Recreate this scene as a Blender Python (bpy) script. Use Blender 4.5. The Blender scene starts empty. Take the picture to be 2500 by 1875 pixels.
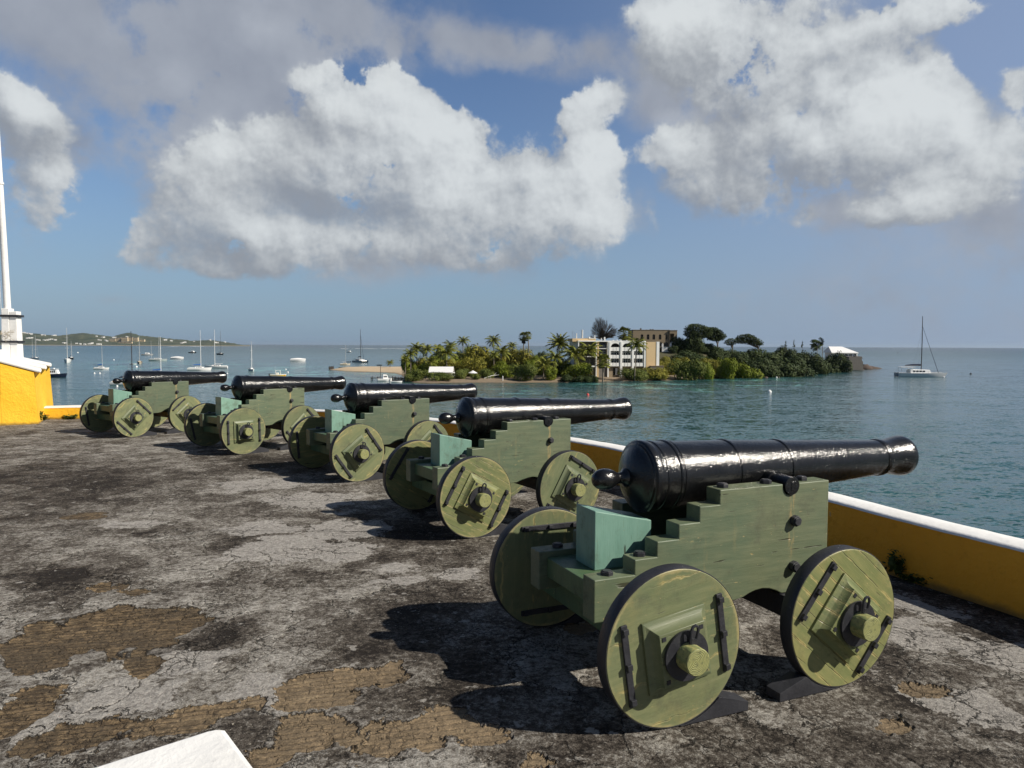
import bpy, math, random
from math import sin, cos, pi, radians, sqrt, atan2, exp
from mathutils import Vector, Matrix, noise as mnoise

S = bpy.context.scene
COL = S.collection
R = radians

# ------------------------------------------------------------------ helpers
class MB:
    """collects faces and links them as one mesh object"""
    def __init__(s):
        s.v, s.f, s.m = [], [], []
        s.mi = 0
    def add(s, verts, faces):
        o = len(s.v)
        s.v += [tuple(p) for p in verts]
        s.f += [tuple(i + o for i in f) for f in faces]
        s.m += [s.mi] * len(faces)
        return s
    def box(s, x0, x1, y0, y1, z0, z1, M=None):
        p = [(x, y, z) for z in (z0, z1) for y in (y0, y1) for x in (x0, x1)]
        if M is not None: p = [M @ Vector(q) for q in p]
        return s.add(p, [(0, 2, 3, 1), (4, 5, 7, 6), (0, 1, 5, 4), (1, 3, 7, 5), (3, 2, 6, 7), (2, 0, 4, 6)])
    def prism(s, poly, a, b, axis='y', M=None):
        """poly: CCW list of 2-D points, extruded from a to b along the axis"""
        n = len(poly)
        def P(u, v, w):
            q = {'x': (w, u, v), 'y': (u, w, v), 'z': (u, v, w)}[axis]
            return M @ Vector(q) if M is not None else q
        vs = [P(u, v, a) for u, v in poly] + [P(u, v, b) for u, v in poly]
        fs = [tuple(range(n)), tuple(range(2 * n - 1, n - 1, -1))]
        fs += [(i, i + n, (i + 1) % n + n, (i + 1) % n) for i in range(n)]
        return s.add(vs, fs)
    def cyl(s, p0, p1, r0, r1=None, n=12, cap=True):
        r1 = r0 if r1 is None else r1
        return s.tube([p0, p1], [r0, r1], n, cap)
    def tube(s, pts, rad, n=8, cap=True):
        pts = [Vector(p) for p in pts]
        if not isinstance(rad, (list, tuple)): rad = [rad] * len(pts)
        vs, fs = [], []
        d = (pts[1] - pts[0]).normalized()
        a = d.orthogonal().normalized()
        for i, p in enumerate(pts):
            if i == 0: t = pts[1] - pts[0]
            elif i == len(pts) - 1: t = pts[-1] - pts[-2]
            else: t = pts[i + 1] - pts[i - 1]
            t = t.normalized()
            a = (a - t * a.dot(t))
            a = a.normalized() if a.length > 1e-6 else t.orthogonal().normalized()
            b = t.cross(a)
            for k in range(n):
                an = 2 * pi * k / n
                vs.append(p + (a * cos(an) + b * sin(an)) * rad[i])
        for i in range(len(pts) - 1):
            for k in range(n):
                fs.append((i * n + k, i * n + (k + 1) % n, (i + 1) * n + (k + 1) % n, (i + 1) * n + k))
        if cap:
            fs.append(tuple(range(n - 1, -1, -1)))
            e = (len(pts) - 1) * n
            fs.append(tuple(range(e, e + n)))
        return s.add(vs, fs)
    def lathe(s, prof, n=32, axis='x', c=(0, 0, 0), cap=True):
        """prof: list of (along, radius)"""
        vs, fs = [], []
        for (l, r) in prof:
            for k in range(n):
                an = 2 * pi * k / n
                u, v = r * cos(an), r * sin(an)
                q = {'x': (l, u, v), 'y': (v, l, u), 'z': (u, v, l)}[axis]
                vs.append((q[0] + c[0], q[1] + c[1], q[2] + c[2]))
        for i in range(len(prof) - 1):
            for k in range(n):
                fs.append((i * n + k, i * n + (k + 1) % n, (i + 1) * n + (k + 1) % n, (i + 1) * n + k))
        if cap:
            fs.append(tuple(range(n - 1, -1, -1)))
            e = (len(prof) - 1) * n
            fs.append(tuple(range(e, e + n)))
        return s.add(vs, fs)
    def loft(s, rings, cap=True):
        n = len(rings[0]); vs, fs = [], []
        for r in rings: vs += r
        for i in range(len(rings) - 1):
            for k in range(n):
                fs.append((i * n + k, i * n + (k + 1) % n, (i + 1) * n + (k + 1) % n, (i + 1) * n + k))
        if cap:
            fs.append(tuple(range(n - 1, -1, -1)))
            fs.append(tuple(range((len(rings) - 1) * n, len(rings) * n)))
        return s.add(vs, fs)
    def mesh(s, name, mats, smooth=30):
        me = bpy.data.meshes.new(name)
        me.from_pydata([tuple(p) for p in s.v], [], s.f)
        if not isinstance(mats, (list, tuple)): mats = [mats]
        for m in mats: me.materials.append(m)
        if len(mats) > 1: me.polygons.foreach_set('material_index', s.m)
        if smooth is not None:
            me.polygons.foreach_set('use_smooth', [True] * len(s.f))
            if smooth < 180: me.set_sharp_from_angle(angle=R(smooth))
        me.update()
        return me
    def build(s, name, mats, parent=None, smooth=30, bevel=0, loc=None, rot=None, fix=True):
        me = s.mesh(name, mats, smooth)
        if fix:
            import bmesh
            b = bmesh.new(); b.from_mesh(me)
            bmesh.ops.recalc_face_normals(b, faces=b.faces)
            b.to_mesh(me); b.free()
        return link(name, me, parent, bevel, loc, rot)

def link(name, me, parent=None, bevel=0, loc=None, rot=None):
    o = bpy.data.objects.new(name, me); COL.objects.link(o)
    if parent: o.parent = parent
    if loc: o.location = loc
    if rot: o.rotation_euler = rot
    if bevel:
        m = o.modifiers.new('bevel', 'BEVEL'); m.width = bevel; m.segments = 2
        m.limit_method = 'ANGLE'; m.angle_limit = R(40); m.harden_normals = False
    return o

def tag(o, label, cat, group=None, kind=None):
    if label: o['label'] = label
    if cat: o['category'] = cat
    if group: o['group'] = group
    if kind: o['kind'] = kind
    return o
def thing(name, label, cat, loc=(0, 0, 0), rz=0.0, group=None):
    o = bpy.data.objects.new(name, None); COL.objects.link(o)
    o.empty_display_size = .2
    o.location = loc; o.rotation_euler = (0, 0, rz)
    return tag(o, label, cat, group)
def structure(o): o['kind'] = 'structure'; return o
def kids(o): return [c for c in list(bpy.data.objects) if c.parent == o]
def copy_tree(o, parent=None):
    c = o.copy(); COL.objects.link(c); c.parent = parent
    for ch in kids(o): copy_tree(ch, c)
    return c

# ------------------------------------------------------------------ node helpers
class NT:
    def __init__(s, tree): s.t = tree; s.n = tree.nodes; s.l = tree.links
    def put(s, sock, v):
        if isinstance(v, bpy.types.NodeSocket): s.l.new(v, sock)
        elif v is not None:
            if hasattr(sock, 'default_value'):
                dv = sock.default_value
                if hasattr(dv, '__len__') and not hasattr(v, '__len__'): v = [v] * len(dv)
                if hasattr(dv, '__len__') and len(dv) == 4 and len(v) == 3: v = (*v, 1)
                sock.default_value = v
    def node(s, typ, **kw):
        n = s.n.new(typ)
        for k, v in kw.items(): setattr(n, k, v)
        return n
    def math(s, op, a, b=None, c=None, clamp=False):
        n = s.node('ShaderNodeMath', operation=op, use_clamp=clamp)
        for i, v in enumerate((a, b, c)):
            if v is not None: s.put(n.inputs[i], v)
        return n.outputs[0]
    def vmath(s, op, a, b=None, scale=None):
        n = s.node('ShaderNodeVectorMath', operation=op)
        s.put(n.inputs[0], a)
        if b is not None: s.put(n.inputs[1], b)
        if scale is not None: s.put(n.inputs['Scale'], scale)
        return n.outputs['Value'] if op in ('LENGTH', 'DOT_PRODUCT', 'DISTANCE') else n.outputs[0]
    def mix(s, fac, a, b, mode='MIX'):
        n = s.node('ShaderNodeMix', data_type='RGBA', blend_type=mode)
        s.put(n.inputs['Factor'], fac); s.put(n.inputs[6], a); s.put(n.inputs[7], b)
        return n.outputs[2]
    def ramp(s, v, lo, hi, a=0.0, b=1.0, smooth=True):
        n = s.node('ShaderNodeMapRange', interpolation_type='SMOOTHSTEP' if smooth else 'LINEAR')
        for i, x in enumerate((v, lo, hi, a, b)): s.put(n.inputs[i], x)
        return n.outputs[0]
    def noise(s, vec, scale=1, detail=4, rough=.55, dist=0, color=False, lac=2.0):
        n = s.node('ShaderNodeTexNoise')
        if vec is not None: s.put(n.inputs['Vector'], vec)
        s.put(n.inputs['Scale'], scale); s.put(n.inputs['Detail'], detail)
        s.put(n.inputs['Roughness'], rough); s.put(n.inputs['Distortion'], dist)
        s.put(n.inputs['Lacunarity'], lac)
        return n.outputs['Color' if color else 0]
    def voro(s, vec, scale=1, feature='F1', rnd=1.0, out=0):
        n = s.node('ShaderNodeTexVoronoi', feature=feature)
        s.put(n.inputs['Vector'], vec); s.put(n.inputs['Scale'], scale); s.put(n.inputs['Randomness'], rnd)
        return n.outputs[out]
    def mapping(s, vec, loc=(0, 0, 0), rot=(0, 0, 0), scale=(1, 1, 1), typ='POINT'):
        n = s.node('ShaderNodeMapping', vector_type=typ)
        s.put(n.inputs['Vector'], vec); s.put(n.inputs['Location'], loc)
        s.put(n.inputs['Rotation'], rot); s.put(n.inputs['Scale'], scale)
        return n.outputs[0]
    def sep(s, vec):
        n = s.node('ShaderNodeSeparateXYZ'); s.put(n.inputs[0], vec); return n.outputs
    def comb(s, x, y, z=0.0):
        n = s.node('ShaderNodeCombineXYZ')
        for i, v in enumerate((x, y, z)): s.put(n.inputs[i], v)
        return n.outputs[0]
    def bump(s, h, strength=.5, dist=.01, normal=None):
        n = s.node('ShaderNodeBump')
        s.put(n.inputs['Strength'], strength); s.put(n.inputs['Distance'], dist); s.put(n.inputs['Height'], h)
        if normal is not None: s.put(n.inputs['Normal'], normal)
        return n.outputs[0]
    def coord(s, out='Object'): return s.node('ShaderNodeTexCoord').outputs[out]
    def pos(s): return s.node('ShaderNodeNewGeometry').outputs['Position']

def material(name, color=(.5, .5, .5), rough=.6, fn=None, **kw):
    m = bpy.data.materials.new(name); m.use_nodes = True
    n = NT(m.node_tree)
    bs = m.node_tree.nodes['Principled BSDF']
    n.put(bs.inputs['Base Color'], color); n.put(bs.inputs['Roughness'], rough)
    for k, v in kw.items(): n.put(bs.inputs[k], v)
    if fn: fn(n, bs)
    return m
def varied(name, color, rough=.6, amt=.18, scale=3.0, bump=0.0, **kw):
    """a plain paint or plaster with real-surface unevenness"""
    def fn(n, bs):
        c = n.coord()
        a = n.noise(c, scale, 5, .6)
        lo = tuple(x * (1 - amt) for x in color); hi = tuple(min(1, x * (1 + amt)) for x in color)
        n.put(bs.inputs['Base Color'], n.mix(a, lo, hi))
        n.put(bs.inputs['Roughness'], n.ramp(n.noise(c, scale * 4, 3), .3, .7, rough - .08, rough + .08))
        if bump: n.put(bs.inputs['Normal'], n.bump(n.noise(c, scale * 8, 4), .4, bump))
    return material(name, color, rough, fn, **kw)

# ------------------------------------------------------------------ camera (solved from the photograph)
FPX, PITCH, ROLL, CH = 1784.35, 0.0527, 0.0045, 1.6502
SEA = -10.5
cd = bpy.data.cameras.new('camera'); cam = bpy.data.objects.new('camera', cd); COL.objects.link(cam)
cd.sensor_width = 36; cd.lens = FPX / 2500 * 36; cd.clip_start = .05; cd.clip_end = 200000
cam.matrix_world = Matrix.Translation((0, 0, CH)) @ Matrix.Rotation(pi / 2 - PITCH, 4, 'X') @ Matrix.Rotation(ROLL, 4, 'Z')
S.camera = cam
def ray(px, py):
    u, v = px - 1250, py - 937.5
    x = cos(ROLL) * u + sin(ROLL) * v; y = -sin(ROLL) * u + cos(ROLL) * v
    c, s = cos(PITCH), sin(PITCH)
    return Vector((x, FPX * c - y * s, -FPX * s - y * c))
def onz(px, py, z):
    """the point of the horizontal plane z that is seen at a photo pixel"""
    r = ray(px, py); t = (z - CH) / r.z
    return Vector((t * r.x, t * r.y, z))
def ony(px, py, Y):
    """the point at distance Y ahead that is seen at a photo pixel"""
    r = ray(px, py); t = Y / r.y
    return Vector((t * r.x, Y, CH + t * r.z))

# ------------------------------------------------------------------ light
SUNV = Vector((1.22, -.40, 1.0)).normalized()
sd = bpy.data.lights.new('sun', 'SUN'); so = bpy.data.objects.new('sun', sd); COL.objects.link(so)
sd.energy = 5.0; sd.angle = R(.53); sd.color = (1, .93, .82)
so.rotation_euler = SUNV.to_track_quat('Z', 'Y').to_euler()
S.view_settings.view_transform = 'Standard'; S.view_settings.look = 'None'
S.view_settings.exposure = .22; S.view_settings.gamma = 1; S.view_settings.use_curve_mapping = False

def azel(x, y):
    """photo pixel given on the 2212-wide overview -> azimuth, elevation in degrees"""
    r = ray(x * 2500 / 2212, y * 2500 / 2212)
    return math.degrees(atan2(r.x, r.y)), math.degrees(atan2(r.z, sqrt(r.x ** 2 + r.y ** 2)))
# ------------------------------------------------------------------ sky with clouds
world = bpy.data.worlds.new('World'); S.world = world; world.use_nodes = True
def blob_group(name, blobs):
    """node group: sum of soft ellipses on the sky, blobs = (x, y, half width, half height, tilt, weight)"""
    g = bpy.data.node_groups.new(name, 'ShaderNodeTree')
    g.interface.new_socket('Vector', in_out='INPUT', socket_type='NodeSocketVector')
    g.interface.new_socket('Value', in_out='OUTPUT', socket_type='NodeSocketFloat')
    n = NT(g); gi = n.node('NodeGroupInput'); go = n.node('NodeGroupOutput')
    acc = 0.0; vec = gi.outputs[0]
    for i, (x, y, w, h, tilt, wt) in enumerate(blobs):
        u, v = azel(x, y); u1, v1 = azel(x + w, y); u2, v2 = azel(x, y - h)
        sx = 1.45 * sqrt((u1 - u) ** 2 + (v1 - v) ** 2); sy = 1.45 * sqrt((u2 - u) ** 2 + (v2 - v) ** 2)
        if i and i % 4 == 0:   # evaluate the ellipses a few at a time (the shader stack is short)
            k = n.node('ShaderNodeVectorMath', operation='MULTIPLY_ADD')
            n.put(k.inputs[0], acc); n.put(k.inputs[1], (1e-9, 1e-9, 1e-9)); n.put(k.inputs[2], gi.outputs[0]); vec = k.outputs[0]
        q = n.mapping(vec, (u, v, 0), (0, 0, R(tilt)), (sx, sy, 1), 'TEXTURE')
        t = n.node('ShaderNodeTexGradient', gradient_type='SPHERICAL'); n.put(t.inputs[0], q)
        acc = n.math('MULTIPLY_ADD', t.outputs[1], wt * 1.7, acc)
    n.put(go.inputs[0], acc)
    return g
CUMULUS = [ # crisp white heaps
    (830, 320, 200, 130, -25, .95), (725, 220, 80, 55, -20, .7), (900, 250, 110, 70, -30, .7), (760, 460, 330, 130, 0, .9), (500, 510, 190, 80, 0, .75),
    (520, 380, 150, 130, 0, .7), (1020, 420, 200, 130, 0, .85), (1250, 440, 110, 115, 0, .95), (1290, 330, 45, 55, 20, .6), (1010, 270, 45, 42, 40, .7),
    (1060, 545, 150, 55, 0, .5), (297, 510, 34, 46, 30, .6), (440, 575, 130, 26, 0, .5), (1130, 380, 60, 50, 0, .5),
    (1290, 232, 92, 46, 25, .7), (1235, 265, 36, 40, 0, .55),
    (1620, 70, 240, 100, 0, .75), (1470, 50, 120, 80, 0, .75), (1510, 130, 110, 80, 0, .6), (1790, 240, 260, 140, -10, 1.0), (1960, 240, 110, 110, -20, .85), (2110, 330, 140, 120, 0, .8), (1960, 390, 150, 90, 0, .8),
    (1490, 320, 75, 50, -10, .8), (1570, 410, 150, 75, -12, .8), (1400, 350, 48, 30, 0, .5), (2205, 160, 40, 50, 0, .7), (1690, 330, 150, 80, -10, .7), (620, 330, 110, 80, 0, .7), (1560, 170, 110, 70, 0, .5), (640, 440, 120, 80, 0, .5),
    (1960, 20, 120, 60, 20, .75), (1880, 110, 100, 80, 0, .7), (2070, 8, 130, 26, 10, .5), (1740, 465, 40, 26, 0, .5), (1410, 465, 18, 34, 15, .5), (1950, 455, 120, 28, 0, .65),
    (50, 230, 110, 65, -25, .7), (60, 310, 110, 70, 0, .6), (70, 400, 115, 75, -25, .85), (60, 480, 80, 55, 0, .5),
]
LAYER = [ # soft grey sheet
    (330, 60, 420, 170, 8, .9), (640, 80, 240, 180, 0, .9), (430, 270, 230, 150, 25, .7), (90, 20, 150, 80, 0, .4), (600, 230, 200, 110, 0, .7),
    (90, 310, 120, 110, 0, .6), (970, 60, 100, 90, 0, .35), (1060, 100, 120, 60, -8, .75), (1220, 140, 120, 60, 0, .8), (852, 165, 16, 50, 5, .6), (1390, 460, 40, 50, 20, .5), (1400, 250, 60, 50, 0, .35), (1740, 460, 120, 40, 0, .45),
    (1480, 190, 130, 120, 0, .55), (1600, 230, 170, 110, 0, .5), (560, 350, 200, 120, 0, .4), (1620, 90, 270, 150, 0, .6), (1700, 350, 240, 110, 0, .7), (2000, 430, 300, 120, 0, .5), (2150, 40, 110, 60, 0, .25), (2180, 430, 120, 140, 0, .5),
    (760, 560, 470, 60, 0, .6), (240, 640, 60, 14, 0, .3), (300, 420, 140, 110, 0, .3), (60, 540, 70, 40, 0, .3),
    (1850, 640, 560, 100, 0, .36), (2200, 620, 240, 150, 0, .25), (1440, 627, 40, 10, 0, .28), (1560, 622, 60, 10, 0, .22),
]
LIGHT = [ # where the heaps catch the sun
    (880, 290, 190, 110, -30, .6), (720, 200, 90, 50, -20, .4), (1260, 420, 110, 120, 0, .6), (1310, 320, 60, 60, 0, .3), (1000, 290, 70, 90, 0, .3),
    (760, 510, 260, 40, 0, .35), (470, 310, 120, 110, 0, .3), (1010, 440, 150, 90, 0, .25), (600, 70, 60, 40, 0, .3), (390, 150, 60, 40, 0, .25), (520, 460, 100, 60, 0, .25),
    (1930, 210, 140, 100, -20, .6), (1800, 290, 180, 90, 0, .55), (1480, 290, 60, 40, 0, .55), (1480, 40, 130, 60, 0, .5), (1690, 110, 120, 70, 0, .35), (1980, 430, 130, 40, 0, .4), (2130, 300, 110, 90, 0, .35), (2000, 10, 150, 40, 0, .4),
    (100, 390, 80, 40, -30, .6), (60, 215, 70, 35, -30, .35), (1290, 225, 80, 50, 0, .3), (1540, 380, 100, 40, 0, .25),
]
SHADE = [ # where they are in their own shadow
    (770, 450, 210, 40, -12, .5), (430, 565, 200, 50, 0, .35), (640, 420, 120, 60, 0, .15), (1670, 360, 170, 50, -15, .65), (1570, 450, 120, 45, 0, .25), (1100, 560, 200, 50, 0, .25),
    (1570, 140, 110, 60, 0, .25), (60, 310, 140, 70, 0, .75), (60, 465, 100, 45, 0, .25), (2150, 450, 130, 60, 0, .15),
]
def sky():
    n = NT(world.node_tree); n.n.clear()
    d = n.coord('Generated')
    x, y, z = n.sep(d)
    u = n.math('MULTIPLY', n.math('ARCTAN2', x, y), 180 / pi)
    v = n.math('MULTIPLY', n.math('ARCSINE', z), 180 / pi)
    uv = n.comb(u, v, 0.0)
    sk = n.node('ShaderNodeTexSky', sky_type='NISHITA', sun_disc=False)
    sk.sun_elevation = math.asin(SUNV.z); sk.sun_rotation = atan2(SUNV.x, SUNV.y)
    sk.altitude = 0; sk.air_density = 1.0; sk.dust_density = 1.0; sk.ozone_density = 3.0
    base = n.mix(1.0, sk.outputs[0], (.86, .92, 1.02), 'MULTIPLY')
    # pale sea air above the horizon
    base = n.mix(n.ramp(v, -1.0, 17.0, .75, 0.0), base, (2.2, 3.35, 4.75))
    base = n.mix(n.ramp(u, -5.0, 34.0, 0.0, .55), base, (3.0, 3.75, 5.3))
    nv = n.mapping(uv, loc=(3.1, 7.7, 5.3), rot=(.55, .62, .4))    # off the noise lattice
    W1 = n.noise(nv, .10, 2, .5, color=True); W2 = n.noise(nv, .40, 5, .6, color=True)
    w1 = n.vmath('SUBTRACT', W1, (.5, .5, .5)); w2 = n.vmath('SUBTRACT', W2, (.5, .5, .5))
    puv = n.vmath('ADD', uv, n.vmath('ADD', n.vmath('SCALE', w1, scale=2.6), n.vmath('SCALE', w2, scale=1.9)))
    suv = n.vmath('ADD', uv, n.vmath('ADD', n.vmath('SCALE', w1, scale=4.0), n.vmath('SCALE', w2, scale=1.2)))
    def grp(name, blobs, vec):
        t = bpy.data.node_groups.get(name) or blob_group(name, blobs)
        g = n.node('ShaderNodeGroup', node_tree=t); n.put(g.inputs[0], vec); return g.outputs[0]
    c0 = grp('cumulus', CUMULUS, puv); c1 = grp('cumulus', CUMULUS, n.vmath('ADD', puv, (1.5, 2.0, 0)))
    cum = n.math('MULTIPLY', n.ramp(c0, 0.0, .95), 1.15)
    lay = grp('cloud_sheet', LAYER, suv)
    lit = grp('sunlit', LIGHT + [(*b[:5], -b[5]) for b in SHADE], suv)
    na = n.noise(nv, .20, 8, .55); nb = n.noise(n.mapping(n.vmath('ADD', uv, (.8, .95, 0)), loc=(3.1, 7.7, 5.3), rot=(.55, .62, .4)), .20, 8, .55)
    fine = n.noise(nv, .95, 6, .62); fb = n.noise(n.mapping(n.vmath('ADD', uv, (.22, .28, 0)), loc=(3.1, 7.7, 5.3), rot=(.55, .62, .4)), .95, 4, .55)
    pres = n.math('MULTIPLY', n.ramp(cum, 0.02, .5), n.ramp(c0, .7, 1.6, 1.0, .45))
    b = n.math('ADD', .20, n.math('MULTIPLY', n.math('SUBTRACT', na, nb), 1.7))
    b = n.math('ADD', b, n.math('MULTIPLY', n.math('SUBTRACT', n.math('MINIMUM', c0, 1.3), n.math('MINIMUM', c1, 1.3)), .42))
    b = n.math('ADD', b, n.math('MULTIPLY', n.math('SUBTRACT', fine, fb), .48))
    b = n.math('ADD', b, n.math('MULTIPLY', lit, .58))
    D = n.math('ADD', cum, n.math('MULTIPLY', pres, n.math('ADD', n.math('MULTIPLY', n.math('SUBTRACT', na, .5), 1.15), n.math('MULTIPLY', n.math('SUBTRACT', fine, .5), .85))))
    # crisp where the sun models the heaps, ragged and thin in their shade
    aC = n.math('MULTIPLY', n.ramp(D, .12, n.math('ADD', .56, n.math('MULTIPLY', n.ramp(b, .05, .8, 1, 0), .80))), .96)
    L0 = n.math('ADD', lay, n.math('MULTIPLY', n.ramp(lay, .05, .5), n.math('ADD', n.math('MULTIPLY', n.math('SUBTRACT', n.noise(nv, .13, 6, .55), .5), 1.3), n.math('MULTIPLY', n.math('SUBTRACT', fine, .5), .6))))
    aL = n.math('MULTIPLY', n.ramp(L0, .02, 1.25), .90)
    ccol = n.mix(n.ramp(b, -.35, 1.05), (2.75, 3.0, 3.4), (6.8, 7.15, 7.3))
    lb = n.math('ADD', n.math('MULTIPLY', n.math('SUBTRACT', na, .5), .9), n.math('ADD', .25, n.math('MULTIPLY', lit, .7)), clamp=True)
    lcol = n.mix(lb, (2.7, 2.95, 3.5), (4.9, 5.2, 5.7))
    c = n.mix(aL, base, lcol)
    c = n.mix(aC, c, ccol)
    bg = n.node('ShaderNodeBackground'); n.put(bg.inputs[0], c); n.put(bg.inputs[1], .088)
    # overhead and behind the viewer, sky dimmed to deepen shadows, few scattered clouds
    k = n.ramp(n.noise(n.mapping(d, scale=(1, 1, 2)), 2.4, 5, .55), .60, .74, 0, .8)
    c2 = n.mix(k, n.mix(1.0, base, (.54, .55, .56), 'MULTIPLY'), (4.6, 4.9, 5.2))
    bg2 = n.node('ShaderNodeBackground'); n.put(bg2.inputs[0], c2); n.put(bg2.inputs[1], .088)
    m = n.math('MAXIMUM', n.ramp(n.math('ABSOLUTE', u), 38, 46), n.math('MAXIMUM', n.ramp(v, 30, 38), n.ramp(v, -2, -1, 1, 0)))
    mx = n.node('ShaderNodeMixShader'); n.put(mx.inputs[0], m)
    n.l.new(bg.outputs[0], mx.inputs[1]); n.l.new(bg2.outputs[0], mx.inputs[2])
    out = n.node('ShaderNodeOutputWorld'); n.l.new(mx.outputs[0], out.inputs[0])
sky()
world.cycles.sampling_method = 'MANUAL'; world.cycles.sample_map_resolution = 512
# ------------------------------------------------------------------ materials of the battery
def m_iron(n, bs):
    c = n.coord()
    g = n.noise(c, 46, 3, .6); k = n.noise(c, 6, 4, .6)
    n.put(bs.inputs['Base Color'], n.mix(n.ramp(k, .35, .75), (.0035, .0036, .0042), (.009, .0092, .010)))
    n.put(bs.inputs['Roughness'], .5); n.put(bs.inputs['Specular IOR Level'], .05)
    h = n.math('ADD', n.math('MULTIPLY', g, .6), n.math('MULTIPLY', n.noise(c, 130, 2, .6), .35))
    n.put(bs.inputs['Coat Weight'], 1.0); n.put(bs.inputs['Coat IOR'], 1.5)
    n.put(bs.inputs['Coat Roughness'], n.ramp(k, .3, .75, .10, .20))
    n.put(bs.inputs['Coat Normal'], n.bump(h, .9, .0047))
IRON = material('black_gun_paint', rough=.3, fn=m_iron)
def m_blackpaint(n, bs):
    c = n.coord()
    k = n.noise(c, 9, 5, .65)
    chip = n.ramp(n.noise(c, 26, 4, .6), .66, .74)
    col = n.mix(k, (.012, .0125, .016), (.032, .033, .04))
    n.put(bs.inputs['Base Color'], n.mix(n.math('MULTIPLY', chip, .55), col, (.12, .12, .13)))
    n.put(bs.inputs['Roughness'], n.ramp(k, .3, .7, .42, .62))
    n.put(bs.inputs['Normal'], n.bump(n.noise(c, 60, 4), .35, .006))
BLACK = material('black_trim_paint', fn=m_blackpaint)

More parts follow.
